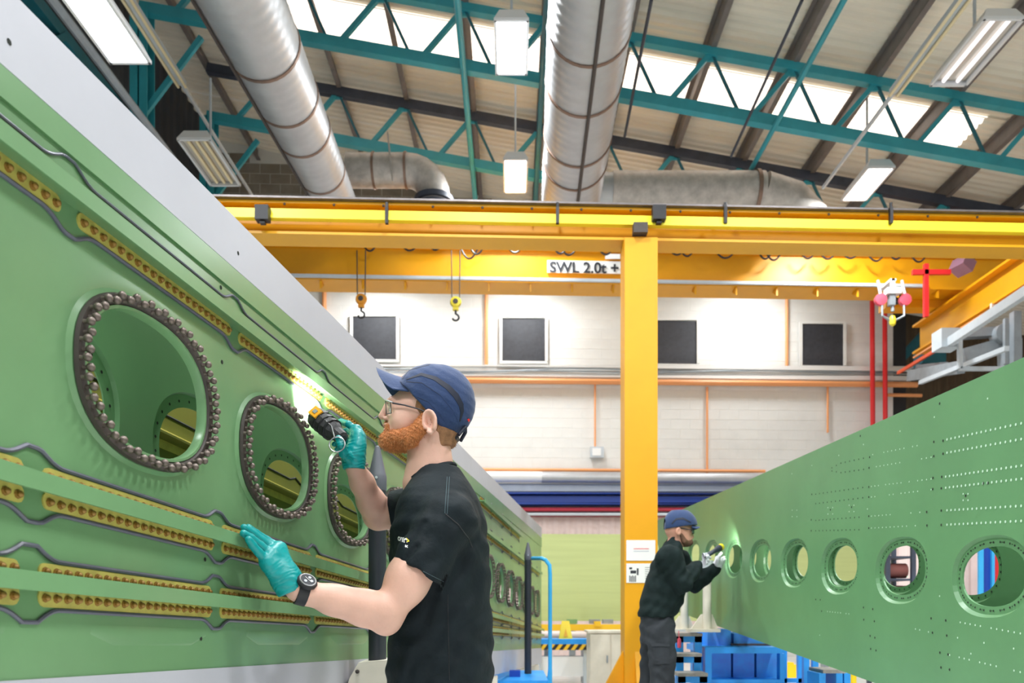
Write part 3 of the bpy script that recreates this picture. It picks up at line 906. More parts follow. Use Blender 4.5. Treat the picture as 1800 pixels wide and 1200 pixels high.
def skin(fn, bays, ztop, zbot, loops, thick, nseg=56):
    """a plate with one rounded hole in each bay (y0, y1, yc, zc or None); loops: (half y, half z, exponent, depth)"""
    b = MB()
    for (y0, y1, yc, zc) in bays:
        if yc is None:
            b.hexa([fn(y0, zbot(y0), -thick), fn(y1, zbot(y1), -thick), fn(y1, zbot(y1), 0), fn(y0, zbot(y0), 0),
                    fn(y0, ztop(y0), -thick), fn(y1, ztop(y1), -thick), fn(y1, ztop(y1), 0), fn(y0, ztop(y0), 0)])
            continue
        th = [2 * math.pi * i / nseg for i in range(nseg)]
        for (yy, zz) in ((y0, zbot(y0)), (y1, zbot(y1)), (y1, ztop(y1)), (y0, ztop(y0))):
            th.append(math.atan2(zz - zc, yy - yc) % (2 * math.pi))
        th.sort()
        rect = []
        for a in th:
            c, s = math.cos(a), math.sin(a)
            ts = []
            if c > 1e-9: ts.append((y1 - yc) / c)
            if c < -1e-9: ts.append((y0 - yc) / c)
            kt = (ztop(y1) - ztop(y0)) / (y1 - y0)
            kb = (zbot(y1) - zbot(y0)) / (y1 - y0)
            dt, db = s - kt * c, s - kb * c
            if dt > 1e-9: ts.append((ztop(yc) - zc) / dt)
            if db < -1e-9: ts.append((zbot(yc) - zc) / db)
            t = min(x for x in ts if x > 0)
            rect.append((yc + c * t, zc + s * t))
        rings = [[fn(y, z, 0) for y, z in rect]]
        for (hy, hz, n, d) in loops:
            rings.append([fn(yc + math.cos(a) * sup_r(math.cos(a), math.sin(a), hy, hz, n), zc + math.sin(a) * sup_r(math.cos(a), math.sin(a), hy, hz, n), d) for a in th])
        hy, hz, n, d = loops[-1]
        rings.append([fn(yc + math.cos(a) * sup_r(math.cos(a), math.sin(a), hy, hz, n), zc + math.sin(a) * sup_r(math.cos(a), math.sin(a), hy, hz, n), -thick) for a in th])
        rings.append([fn(y, z, -thick) for y, z in rect])
        m = len(th)
        vs = [p for r_ in rings for p in r_]
        fs = []
        for i in range(len(rings) - 1):
            for k in range(m):
                k2 = (k + 1) % m
                fs.append((i * m + k, i * m + k2, (i + 1) * m + k2, (i + 1) * m + k))
        b.add(vs, fs)
    return b

def dot_ring(fn, yc, zc, hy, hz, n, d, count, r, b, pair=False):
    for i in range(count):
        a = 2 * math.pi * (i + 0.5) / count
        # even spacing in the stretched angle
        a = math.atan2(math.sin(a) * hz, math.cos(a) * hy)
        for off, rr in ((0, r),) if not pair else ((-0.018, r), (0.0, r * 0.6), (0.018, r)):
            aa = a + off / hy * 0.9
            q = sup_r(math.cos(aa), math.sin(aa), hy, hz, n)
            y, z = yc + math.cos(aa) * q, zc + math.sin(aa) * q
            ring = [fn(y + math.cos(t) * rr, z + math.sin(t) * rr, d) for t in [2 * math.pi * k / 6 for k in range(6)]]
            b.add(ring, [tuple(range(6))])
    return b

# ------------------------------------------------------------------ left panel (inner face with stringers)
PITCH = 0.645
HOLE_Y = [1.703 + PITCH * k for k in range(0, 14)]
hz_l = lambda Y: 1.615 - 0.0515 * (Y - 1.703)
Y0L, Y1L = 0.62, 10.9
lz_top = lambda Y: 2.165 + 0.006 * (Y - 1.3)
lz_lil = lambda Y: 2.031 + 0.006 * (Y - 1.3)
lz_bot = lambda Y: 1.028 - 0.047 * (Y - 1.296)
lp = thing('stringer_wing_cover', 'green primed wing panel with studded oval holes and yellow stringer strips, left foreground', 'panel', tuple(LP(Y0L, 0.9)))
bays = []
edge = [h - PITCH / 2 for h in HOLE_Y] + [HOLE_Y[-1] + PITCH / 2]
for k, hy in enumerate(HOLE_Y):
    bays.append((edge[k], edge[k + 1], hy, hz_l(hy)))
bays = [b_ for b_ in bays if b_[1] <= Y1L]
HOLE_Y = HOLE_Y[:len(bays)]
bays.append((bays[-1][1], Y1L, None, None))
bays.insert(0, (Y0L, bays[0][0], None, None)) if bays[0][0] > Y0L else None
PAD_Y, PAD_Z = 0.285, 0.205
skin(LP, bays, lz_lil, lz_bot, [(PAD_Y + 0.01, PAD_Z + 0.01, 2.3, 0.0), (PAD_Y - 0.006, PAD_Z - 0.006, 2.3, 0.0022), (0.256, 0.181, 2.3, 0.0022), (0.247, 0.173, 2.3, 0.009), (0.219, 0.147, 2.35, 0.009)], 0.006).build('skin', M['green'], lp, sharp=8)
def strip(fn, z0, z1, ya, yb, d0, d1, m=None):
    return MB().hexa([fn(ya, z0(ya), d0), fn(yb, z0(yb), d0), fn(yb, z0(yb), d1), fn(ya, z0(ya), d1),
                      fn(ya, z1(ya), d0), fn(yb, z1(yb), d0), fn(yb, z1(yb), d1), fn(ya, z1(ya), d1)])
strip(LP, lz_lil, lz_top, Y0L, Y1L, -0.016, 0.004).build('top_masking', M['lilac'], lp)
strip(LP, lambda y: lz_bot(y) - 0.2, lz_bot, Y0L, Y1L, -0.016, 0.004).build('bottom_masking', M['lilac'], lp)
# stepped lands: thin raised plates whose edges catch the light
land_top = lambda Y: 2.028 + 0.006 * (Y - 1.3)
land_low = lambda Y: 1.976 - 0.002 * (Y - 1.3)
strip(LP, land_low, land_top, Y0L, Y1L, 0, 0.006).build('edge_land', M['green'], lp)
lb = MB()
for k in range(-1, 13):
    ya = 1.52 + PITCH * k
    zz = lambda y: 1.105 - 0.046 * (y - 1.466)
    yl = [ya, ya + 0.07, ya + 0.36, ya + 0.43]
    dz = [0, -0.022, -0.022, 0]
    if ya < Y0L or yl[-1] > Y1L:
        continue
    lb.add([LP(y, zz(y) + d, 0.003 if d else 0.0002) for y, d in zip(yl, dz)] + [LP(y, zz(y) + 0.012, 0.0002) for y in yl] + [LP(y, zz(y) + d - 0.006, 0.0) for y, d in zip(yl, dz)],
           [(0, 1, 5, 4), (1, 2, 6, 5), (2, 3, 7, 6), (8, 9, 1, 0), (9, 10, 2, 1), (10, 11, 3, 2)])
tag(lb.build('shallow_step', M['green'], lp), kind='stuff')

# rings of studs round the holes
sm = MB()
sm.lathe([(0.0048, 0.0), (0.004, 0.004), (0.0038, 0.009), (0.0066, 0.0102), (0.0084, 0.0145), (0.0076, 0.019), (0.004, 0.0222), (0.001, 0.0228)], (0, 0, 0), (1, 0, 0), 10)
stud_me = sm.mesh('stud', M['stud'], sharp=50)
rot_l = (0, 0, -math.atan(LS))
for k, hy in enumerate(HOLE_Y):
    hz = hz_l(hy)
    ring = MB()
    prof = [(0.246, 0.172, 0.012), (0.244, 0.170, 0.020), (0.226, 0.154, 0.020), (0.222, 0.150, 0.012)]
    nn = 60
    pts = []
    for (a_, b_, d) in prof:
        for i in range(nn):
            t = 2 * math.pi * i / nn
            t = math.atan2(math.sin(t) * b_, math.cos(t) * a_)
            q = sup_r(math.cos(t), math.sin(t), a_, b_, 2.35)
            pts.append(LP(hy + math.cos(t) * q, hz + math.sin(t) * q, d))
    fs = []
    for i in range(3):
        for j in range(nn):
            j2 = (j + 1) % nn
            fs.append((i * nn + j, i * nn + j2, (i + 1) * nn + j2, (i + 1) * nn + j))
    ring.add(pts, fs)
    ro = ring.build('hole_gasket', M['gasket'], lp, sharp=30)
    lip = MB()
    for (a_, b_, d0, d1) in ((0.215, 0.143, -0.03, 0.016), (0.209, 0.137, 0.016, -0.03)):
        pass
    pts = []
    for (a_, b_, d) in ((0.222, 0.150, 0.012), (0.221, 0.149, 0.016), (0.215, 0.143, 0.016), (0.214, 0.142, 0.012), (0.214, 0.142, -0.006)):
        for i in range(nn):
            t = 2 * math.pi * i / nn
            t = math.atan2(math.sin(t) * b_, math.cos(t) * a_)
            q = sup_r(math.cos(t), math.sin(t), a_, b_, 2.35)
            pts.append(LP(hy + math.cos(t) * q, hz + math.sin(t) * q, d))
    fs = []
    for i in range(4):
        for j in range(nn):
            j2 = (j + 1) % nn
            fs.append((i * nn + j, i * nn + j2, (i + 1) * nn + j2, (i + 1) * nn + j))
    lip.add(pts, fs)
    lip.build('hole_lip', M['green'], ro, sharp=30)
    NS = 60
    far = MB()
    for i in range(NS):
        t = 2 * math.pi * (i + 0.5) / NS
        a_, b_ = (0.239, 0.165) if i % 2 == 0 else (0.2315, 0.1575)
        t = math.atan2(math.sin(t) * b_, math.cos(t) * a_)
        q = sup_r(math.cos(t), math.sin(t), a_, b_, 2.35)
        p = LP(hy + math.cos(t) * q, hz + math.sin(t) * q, 0.019)
        if k <= 4:
            inst('stud', stud_me, ro, p, rot_l)
        else:
            R_ = Euler(rot_l).to_matrix()
            far.add([p + R_ @ V(c) for c in sm.v], sm.f)
    if far.v:
        tag(far.build('stud_ring', M['stud'], ro), kind='stuff')

# stringers
fm = MB()
fm.lathe([(0.0082, 0.0), (0.0078, 0.0025), (0.0055, 0.003), (0.0058, 0.007), (0.0035, 0.0095), (0.001, 0.0105)], (0, 0, 0), (1, 0, 0), 8)
fast_me = fm.mesh('fastener', M['brass'], sharp=40)
RIBS = [1.368 + 0.635 * k for k in range(-1, 15)]
def stringer(zc, ya, yb, up, lo, rib_shift, cap_d=0.045, near=2.32, cap_h=0.016):
    """inverted T section: base strips with fasteners, web and cap"""
    web = MB()
    web.hexa([LP(ya, zc(ya) - 0.004, 0), LP(yb, zc(yb) - 0.004, 0), LP(yb, zc(yb) - 0.004, cap_d - 0.003), LP(ya, zc(ya) - 0.004, cap_d - 0.003),
              LP(ya, zc(ya) + 0.004, 0), LP(yb, zc(yb) + 0.004, 0), LP(yb, zc(yb) + 0.004, cap_d - 0.003), LP(ya, zc(ya) + 0.004, cap_d - 0.003)])
    web.hexa([LP(ya, zc(ya) - cap_h, cap_d - 0.006), LP(yb, zc(yb) - cap_h, cap_d - 0.006), LP(yb, zc(yb) - cap_h, cap_d), LP(ya, zc(ya) - cap_h, cap_d),
              LP(ya, zc(ya) + cap_h, cap_d - 0.006), LP(yb, zc(yb) + cap_h, cap_d - 0.006), LP(yb, zc(yb) + cap_h, cap_d), LP(ya, zc(ya) + cap_h, cap_d)])
    so = web.build('stringer', M['green'], lp)
    ribs = [r_ + rib_shift for r_ in RIBS]
    far = MB()
    for sgn, ext in ((1, up), (-1, lo)):
        # sealant bead with a bulge at every rib
        pts = []
        y = ya
        while y < yb:
            bulge = 0.0
            for r_ in ribs:
                t = abs(y - r_) / 0.075
                if t < 1:
                    bulge = max(bulge, 0.5 + 0.5 * math.cos(math.pi * t) if t > 0.25 else 0.9)
            pts.append(LP(y, zc(y) + sgn * (ext + 0.026 * bulge * (0.6 + 0.4 * bulge)), 0.003))
            y += 0.012 if y < 4 else 0.04
        MB().tube(pts, 0.0042 if sgn < 0 or ya > 5 or up < 0.05 else 0.003, 6).build('sealant_bead', M['sealant'], so)
        # yellow primer strips between the ribs, with rounded ends
        bounds = [ya] + [r_ for r_ in ribs if ya + 0.05 < r_ < yb - 0.05] + [yb]
        for i in range(len(bounds) - 1):
            y0, y1 = bounds[i] + 0.022, bounds[i + 1] - 0.022
            if y1 - y0 < 0.05:
                continue
            zi, ze = 0.004, ext - 0.005
            hh = (ze - zi) / 2
            mid = (ze + zi) / 2
            poly = []
            for t in range(7):
                a = math.pi / 2 + math.pi * t / 6
                poly.append((y0 + hh * 0.8 + math.cos(a) * hh * 0.8, mid + math.sin(a) * hh))
            for t in range(7):
                a = -math.pi / 2 + math.pi * t / 6
                poly.append((y1 - hh * 0.8 + math.cos(a) * hh * 0.8, mid + math.sin(a) * hh))
            MB().prism([LP(y, zc(y) + sgn * z, 0.0) for y, z in poly], LN * 0.003).build('primer_strip', M['zinc'], so)
            n = max(2, int(round((y1 - y0 - 0.03) / 0.0275)))
            for j in range(n + 1):
                y = lerp(y0 + 0.015, y1 - 0.015, j / n)
                p = LP(y, zc(y) + sgn * (mid + 0.002), 0.003)
                if 1.2 < y < near:
                    inst('fastener', fast_me, so, p, rot_l)
                elif y < 7.5:
                    R_ = Euler(rot_l).to_matrix()
                    far.add([p + R_ @ V(c) for c in fm.v], fm.f)
    if far.v:
        tag(far.build('far_fasteners', M['brass'], so), kind='stuff')
    return so
zA = lambda y: 1.890 - 0.010 * (y - 1.466)
z1 = lambda y: 1.351 - 0.056 * (y - 1.466)
z2 = lambda y: 1.185 - 0.046 * (y - 1.466)
stringer(zA, Y0L, 5.4, 0.055, 0.040, 0.09)
stringer(z1, Y0L, Y1L, 0.044, 0.040, 0.0)
stringer(z2, Y0L, Y1L, 0.042, 0.045, -0.01)
stringer(lambda y: 1.93 - 0.02 * (y - 6.0), 5.9, 8.4, 0.04, 0.04, 0.0, near=0)
stringer(lambda y: 1.72 - 0.03 * (y - 6.0), 5.3, 10.6, 0.04, 0.04, 0.0, near=0)
# a few drilled holes in the masking and the skin
dh = MB()
for (u, v) in ((12, 74), (416, 445), (390, 636), (353, 1122), (360, 983), (388, 505), (580, 800), (586, 808)):
    y, z = L_px(u, v)
    dd = 0.0045 if z > 2.03 else 0.001
    rr = 0.0055
    dh.add([LP(y + math.cos(t) * rr, z + math.sin(t) * rr, dd) for t in [2 * math.pi * k / 8 for k in range(8)]], [tuple(range(8))])
tag(dh.build('drilled_holes', M['hole'], lp), kind='stuff')

# second skin behind it and a third one with olive primer
ring_loops = [(0.252, 0.182, 2.3, 0.0), (0.246, 0.176, 2.3, -0.010), (0.206, 0.140, 2.3, -0.010)]
ls = thing('rear_skin', 'smooth green skin sheet standing close behind the studded left panel', 'panel', tuple(LP(Y0L, 0.9, -0.23)))
L2 = lambda y, z, d=0.0: LP(y, z, d - 0.23)
bays2 = []
e2 = [h - PITCH / 2 for h in HOLE_Y] + [HOLE_Y[-1] + PITCH / 2]
for k, hy in enumerate(HOLE_Y):
    bays2.append((e2[k], e2[k + 1], hy, hz_l(hy) + 0.008))
bays2.append((e2[-1], Y1L, None, None))
skin(L2, bays2, lambda y: 2.12, lambda y: lz_bot(y) - 0.1, ring_loops, 0.014).build('skin', M['green_dk'], ls, sharp=8)
for k, hy in enumerate(HOLE_Y[:8]):
    tag(dot_ring(L2, hy, hz_l(hy) + 0.008, 0.226, 0.158, 2.3, -0.0085, 26, 0.0045, MB()).build('flange_holes', M['hole'], ls), kind='stuff')
ll = thing('inner_olive_panel', 'olive primed stringer panel seen through the left holes', 'panel', tuple(LP(1.0, 0.9, -0.62)))
L3 = lambda y, z, d=0.0: LP(y, z, d - 0.62)
strip(L3, lambda y: 0.85, lambda y: 2.05, 1.4, Y1L, -0.02, 0).build('skin', M['olive'], ll)
for zc in (1.36, 1.57, 1.79):
    zz = lambda y, c=zc: c - 0.05 * (y - 2)
    strip(L3, lambda y: zz(y) - 0.035, lambda y: zz(y) + 0.035, 1.4, Y1L, 0, 0.004).build('stringer_base', M['zinc'], ll)
    strip(L3, lambda y: zz(y) - 0.004, lambda y: zz(y) + 0.004, 1.4, Y1L, 0, 0.06).build('stringer_web', M['olive'], ll)
    pts = []
    for i in range(120):
        y = 1.45 + i * 0.07
        pts.append(L3(y, zz(y) + 0.09 + (0.02 if i % 9 == 0 else 0), 0.003))
    MB().tube(pts, 0.005, 5).build('sealant_bead', M['hole'], ll)

# ------------------------------------------------------------------ right panel (outer face)
RPITCH = 0.655
RH = [2.89 + RPITCH * k for k in range(-2, 12)]
hz_r = lambda Y: 1.257 + 0.079 * (Y - 2.89)
Y0R, Y1R = 1.1, 10.6
rz_top = lambda Y: 1.926 + 0.024 * Y
rz_bot = lambda Y: 0.52 + 0.07 * Y
rp = thing('wing_skin', 'smooth green wing skin with a row of round-cornered holes, right side', 'panel', tuple(RPt(Y0R, 0.6)))
RH = [h for h in RH if Y0R + 0.33 < h < Y1R - 0.33]
def rbays(top_y):
    e = [h - RPITCH / 2 for h in RH] + [RH[-1] + RPITCH / 2]
    bs = [(e[k], e[k + 1], h, hz_r(h)) for k, h in enumerate(RH)]
    if e[-1] < top_y:
        bs.append((e[-1], top_y, None, None))
    if e[0] > Y0R:
        bs.insert(0, (Y0R, e[0], None, None))
    return bs
r_loops = [(0.236, 0.149, 2.25, 0.0), (0.226, 0.139, 2.25, -0.014), (0.192, 0.109, 2.25, -0.014)]
skin(RPt, rbays(Y1R), rz_top, rz_bot, r_loops, 0.022).build('skin', M['green_r'], rp, sharp=8)
R2 = lambda y, z, d=0.0: RPt(y, z, d - 0.31)
rp2 = thing('rear_wing_skin', 'second green skin behind the right wing skin, seen through its holes', 'panel', tuple(RPt(Y0R, 0.6, -0.31)))
skin(R2, rbays(Y1R), lambda y: rz_top(y) - 0.12, rz_bot, r_loops, 0.02).build('skin', M['green_r'], rp2, sharp=8)
for k, h in enumerate(RH):
    if h < 8.5:
        tag(dot_ring(RPt, h, hz_r(h), 0.209, 0.124, 2.25, -0.0125, 22, 0.0042, MB(), True).build('flange_holes', M['hole'], rp), kind='stuff')
        tag(dot_ring(R2, h, hz_r(h), 0.209, 0.124, 2.25, -0.0125, 26, 0.005, MB()).build('flange_holes', M['hole'], rp2), kind='stuff')
lt, dk_ = MB(), MB()
def dot(b, y, z, r):
    b.add([RPt(y + math.cos(t) * r, z + math.sin(t) * r, 0.0012) for t in [-2 * math.pi * k / 7 for k in range(7)]] , [tuple(range(7))])
def z5(x, y):
    return 1180 + x * 0.4665, 640 + y * 0.4665
def rowz(b, x0, y0, x1, y1, r, step=0.027, skip=0.0):
    ya, za = R_px(*z5(x0, y0))
    yb, zb = R_px(*z5(x1, y1))
    n = max(1, int(abs(yb - ya) / step))
    for i in range(n + 1):
        if random.random() < skip:
            continue
        t = i / n
        dot(b, lerp(ya, yb, t), lerp(za, zb, t), r)
for (x0, y0, x1, y1) in ((1040, 283, 1340, 218), (1040, 333, 1340, 278), (1035, 423, 1340, 379), (1035, 465, 1340, 429), (1040, 550, 1340, 532), (1040, 604, 1340, 589)):
    rowz(lt, x0, y0, x1, y1, 0.0052)
for (x0, y0, x1, y1) in ((1090, 972, 1340, 1018), (1080, 1030, 1340, 1080), (1050, 1095, 1340, 1165), (890, 990, 970, 1008), (580, 930, 670, 940)):
    rowz(lt, x0, y0, x1, y1, 0.004, 0.032, 0.25)
for (x0, y0, x1, y1) in ((760, 340, 980, 296), (760, 388, 980, 350), (755, 460, 980, 432), (755, 500, 980, 472), (755, 572, 955, 556), (755, 617, 955, 606)):
    rowz(lt, x0, y0, x1, y1, 0.0035, 0.035, 0.35)
for (x0, y0, x1, y1) in ((545, 489, 722, 464), (545, 525, 722, 503), (545, 588, 708, 576), (545, 627, 708, 623), (606, 390, 640, 372), (640, 372, 725, 354), (606, 402, 640, 408), (640, 408, 725, 396)):
    rowz(dk_, x0, y0, x1, y1, 0.0042, 0.05)
for (x, y) in ((990, 292), (1025, 288), (990, 346), (1025, 337), (987, 428), (1020, 424), (986, 470), (1018, 467), (963, 556), (1018, 551), (964, 607), (1018, 605), (748, 350), (746, 390), (745, 462), (745, 500),
               (745, 572), (745, 617), (530, 490), (528, 586), (528, 627), (713, 270), (1012, 148), (760, 922), (766, 968), (725, 916), (726, 962), (980, 957), (1035, 965), (985, 1011), (1039, 1022), (1013, 1086), (1044, 1093),
               (1017, 1142), (1049, 1150), (768, 1030), (772, 1078), (750, 1023), (752, 1072), (545, 886), (562, 887), (567, 930), (600, 548), (680, 538), (1110, 495), (1176, 448), (1194, 447)):
    dot(dk_, *R_px(*z5(x, y)), 0.0055)
for cx, cy in ((600, 552), (680, 543), (1110, 500), (465, 562)):
    for dx, dy in ((-9, -12), (9, -12), (-9, 12), (9, 12)):
        dot(lt, *R_px(*z5(cx + dx, cy + dy)), 0.004)
for (x, y) in ((1193, 129), (992, 199), (863, 252), (725, 302), (632, 343), (530, 381), (455, 412), (1012, 873), (740, 545), (560, 1020), (1130, 1090), (890, 800)):
    dot(lt, *R_px(*z5(x, y)), 0.004)
tag(lt.build('bright_rivets', M['rivet_lt'], rp), kind='stuff')
tag(dk_.build('dark_rivet_holes', M['hole'], rp), kind='stuff')

# ================================================================== jigs, rods and shop furniture
def rod(label, u, Y, v_tip, z_base, r):
    p = P(u, v_tip, Y)
    t = thing('jig_rod', label, 'rod', (p.x, Y, z_base), 'black pointed jig rods')
    MB().lathe([(r, 0.0), (r, p.z - z_base - 0.17)], (p.x, Y, z_base), (0, 0, 1), 24).build('shaft', M['rod'], t)
    MB().lathe([(r * 0.98, 0.0), (r * 1.04, 0.004), (r * 1.04, 0.055), (r * 0.98, 0.06), (r * 0.3, 0.165), (r * 0.1, 0.171)], (p.x, Y, p.z - 0.171), (0, 0, 1), 24).build('tip', mat('dark_nylon', (92, 94, 104), 0.5, var=0.08), t)
    MB().lathe([(0.005, 0.0), (0.005, 0.003)], (p.x + 0.002, Y - r * 1.04, p.z - 0.125), (0, -1, 0), 10).build('screw', M['lgrey'], t)
    return t
rod('thick black pointed rod in front of the studded panel, beside the near worker', 663.5, 3.0, 783, 0.94, 0.0335)
rod('thinner-looking far black rod near the end of the left panel', 928, 7.7, 953, 0.5, 0.034)
rod('short dark rod low beside the near worker, partly hidden by him', 883, 7.9, 1150, 0.45, 0.034)
jb = thing('jig_block', 'cream chamfered jig block under the thick black rod', 'block', (-0.6, 3.0, 0))
q = [P(u, v, 2.92) for u, v in ((612, 1200), (614, 1192), (630, 1164), (690, 1159), (705, 1159), (720, 1200))]
q += [V(q[-1].x, q[-1].y, 0.6), V(q[0].x, q[0].y, 0.6)]
MB().prism(q, (0, 0.16, 0)).build('head', M['cream'], jb, fixn=True)
MB().bbox(-0.58, -0.36, 2.88, 3.14, 0, 0.62).build('pedestal', M['cream'], jb)
MB().ball(P(628, 1180, 2.915), 0.008, 8, 5).build('bolt', M['gasket'], jb)
# supports below the left panel
for k, Yp in enumerate((1.9, 4.6, 6.6, 8.8, 10.2)):
    c = LP(Yp, 0, -0.03)
    t = thing('panel_stand', '%s cream stand below the bottom edge of the left panel' % 'nearest second third fourth farthest'.split()[k], 'stand', tuple(c), 'stands under the left panel')
    zt = lz_bot(Yp) - 0.2
    MB().box(c + V(0, 0, zt / 2 - 0.006), (0.12, 0.2, zt - 0.012)).build('post', M['cream'], t)
    MB().box(c + V(0, 0, 0.03), (0.4, 0.5, 0.06)).build('foot', M['blue'], t)
hr = thing('blue_handrail', 'light blue bent handrail at the far end of the left panel', 'handrail', (0.35, 7.2, 0))
pts = [P(936, 981, 7.6), P(952, 981, 7.3), P(959, 984, 7.2), P(966, 993, 7.2), P(967, 1010, 7.2), P(967, 1175, 7.2), P(962, 1225, 7.2)]
MB().tube(pts, 0.018, 10).build('rail', M['sky_blue'], hr)
MB().tube([P(967, 1176, 7.2), V(P(967, 1176, 7.2).x, 7.2, 0)], 0.02, 10).build('post', M['sky_blue'], hr)
bf = thing('blue_platform', 'low blue steel platform frame behind the near worker', 'platform', (0, 7.2, 0))
a, b = P(840, 1192, 7.2), P(962, 1192, 7.2)
MB().bbox(a.x, b.x, 7.0, 8.1, a.z - 0.06, a.z).build('deck', M['blue'], bf)
MB().bbox(a.x, b.x, 6.98, 7.04, a.z - 0.28, a.z - 0.06).build('front_beam', M['blue'], bf)
for x in (a.x + 0.05, b.x - 0.05):
    for y in (7.05, 8.0):
        MB().bbox(x - 0.04, x + 0.04, y - 0.04, y + 0.04, 0, a.z - 0.06).build('leg', M['blue'], bf)
MB().box(P(905, 1187, 7.4), (0.1, 0.1, 0.1)).build('clamp', M['blue_deep'], bf)

# cream poles carrying the far end of the right panel
for k, (u, Y, lab) in enumerate(((1243, 6.55, 'cream jig pole in front of the right skin beside the far worker'), (1203, 7.3, 'cream jig pole right behind the far worker'))):
    c = P(u, 1105, Y)
    t = thing('jig_pole', lab, 'pole', tuple(c), 'cream jig poles')
    top = P(u, 985, Y).z
    MB().lathe([(0.036, 0), (0.036, top - c.z)], c, (0, 0, 1), 16).build('shaft', M['cream'], t)
    MB().lathe([(0.05, top - c.z - 0.1), (0.05, top - c.z)], c, (0, 0, 1), 16).build('collar', M['lgrey'], t)
    MB().prism([c + V(-0.13, 0.0, 0), c + V(0.09, 0, 0), c + V(0.045, 0, 0.12), c + V(-0.045, 0, 0.12)], (0, 0.03, 0)).build('foot', M['cream'], t)
    MB().box(c + V(-0.03, 0.02, -0.012), (0.24, 0.2, 0.025)).build('plate', M['cream'], t)
# blue jig stand with box bays
bs = thing('blue_jig_stand', 'big scuffed blue jig stand of welded boxes under the right skin', 'stand', (2.0, 7.4, 0))
Yj = 6.75
def bxpx(u0, v0, u1, v1, Y, dep, z0=None):
    a, b = P(u0, v0, Y), P(u1, v1, Y)
    return (a.x, b.x, Y, Y + dep, b.z if z0 is None else z0, a.z)
for (u0, u1, v0, v1) in ((1244, 1285, 1106, 1138), (1290, 1352, 1113, 1134)):
    MB().bbox(*bxpx(u0, v0, u1, v1, Yj, 0.5)).build('upper_box', M['rust_blue'], bs)
MB().bbox(*bxpx(1286, 1131, 1356, 1138, Yj - 0.03, 0.6)).build('shelf_edge', mat('rusty_edge', (92, 76, 74), 0.7), bs)
for (u0, u1) in ((1251, 1285), (1289, 1326), (1330, 1371)):
    MB().bbox(*bxpx(u0, 1148, u1, 1194, Yj, 0.5)).build('box_bay', M['rust_blue'], bs)
MB().bbox(*bxpx(1240, 1137, 1375, 1148, Yj - 0.25, 0.7)).build('top_rail', M['blue'], bs)
MB().bbox(*bxpx(1240, 1148, 1251, 1200, Yj - 0.25, 0.08, 0)).build('leg', M['blue'], bs)
MB().bbox(*bxpx(1371, 1148, 1379, 1200, Yj - 0.2, 0.08, 0)).build('leg', M['blue'], bs)
MB().bbox(*bxpx(1251, 1194, 1371, 1204, Yj - 0.2, 0.7)).build('lower_rail', M['blue'], bs)
MB().bbox(*bxpx(1251, 1204, 1371, 1210, Yj, 0.5, 0)).build('plinth', M['rust_blue'], bs)
# blue steps
st = thing('blue_steps', 'blue mobile steps with worn treads behind the far worker', 'steps', (1.5, 7, 0))
for i, (u0, u1, v) in enumerate(((1185, 1230, 1112), (1185, 1229, 1147), (1188, 1239, 1181))):
    Y = 6.62 - 0.2 * i
    a, b = P(u0, v, Y), P(u1, v, Y)
    MB().bbox(a.x, b.x, Y - 0.1, Y + 0.14, a.z - 0.025, a.z).build('tread', M['tread'], st)
    for x in (a.x + 0.03, b.x - 0.03):
        MB().bbox(x - 0.03, x + 0.03, Y - 0.08, Y - 0.03, 0, a.z - 0.025).build('upright', M['blue'], st)
    MB().bbox(a.x, b.x, Y - 0.08, Y - 0.03, a.z - 0.075, a.z - 0.025).build('riser_bar', M['blue'], st)
a, b = P(1218, 1106, 7.0), P(1239, 1200, 7.0)
MB().bbox(a.x, b.x, 6.95, 7.1, 0, a.z).build('side_panel', M['blue'], st)
a = P(1194, 1130, 6.5)
tag(MB().lathe([(0.004, -0.04), (0.014, -0.036), (0.016, 0), (0.014, 0.036), (0.004, 0.04)], a, (0, 0, 1), 10).tube([a + V(0, 0, 0.04), a + V(0, 0.02, 0.1)], 0.003, 5).build('hanging_tag', M['redpink']), 'small pink tag hanging in the blue steps', 'tag')
# things under and behind the right skin
r2 = thing('tube_trestle', 'open blue tubular frame below the right skin edge', 'frame', (3.0, 7.6, 0))
for (u, Y) in ((1379, 7.4), (1408, 7.4), (1418, 7.0), (1434, 7.0)):
    a = P(u, 1130, Y)
    MB().bbox(a.x - 0.025, a.x + 0.025, Y, Y + 0.05, 0, a.z).build('post', M['blue'], r2)
for (u0, u1, v, Y) in ((1375, 1410, 1192, 7.4), (1415, 1436, 1136, 7.0)):
    a, b = P(u0, v, Y), P(u1, v, Y)
    MB().bbox(a.x, b.x, Y, Y + 0.05, a.z - 0.04, a.z).build('rail', M['blue'], r2)
s2 = thing('small_blue_steps', 'small blue step stool at the lower edge below the right skin', 'steps', (3.2, 6.4, 0))
a, b = P(1447, 1177, 6.2), P(1487, 1183, 6.2)
MB().bbox(a.x, b.x, 6.2, 6.5, b.z, a.z).build('tread', M['tread'], s2)
for u in (1440, 1470, 1484):
    x = P(u, 1185, 6.2).x
    MB().bbox(x, x + 0.05, 6.2, 6.45, 0, b.z).build('leg', M['blue'], s2)
yb_ = P(1388, 1180, 8.0)
tag(MB().prism([yb_ + V(-0.09, 0, -0.09), yb_ + V(0.09, 0, -0.09), yb_ + V(0.07, 0, 0.07), yb_ + V(-0.07, 0, 0.07)], (0, 0.14, 0)).box(yb_ + V(0, 0.07, 0.08), (0.1, 0.1, 0.02)).build('yellow_bin', mat('bin_yellow', (250, 206, 20), 0.4), fixn=True), 'small yellow bin on the floor rack below the right skin', 'bin')
rk = thing('bin_rack', 'low white trolley carrying the small yellow bin', 'trolley', (yb_.x, 8.0, 0))
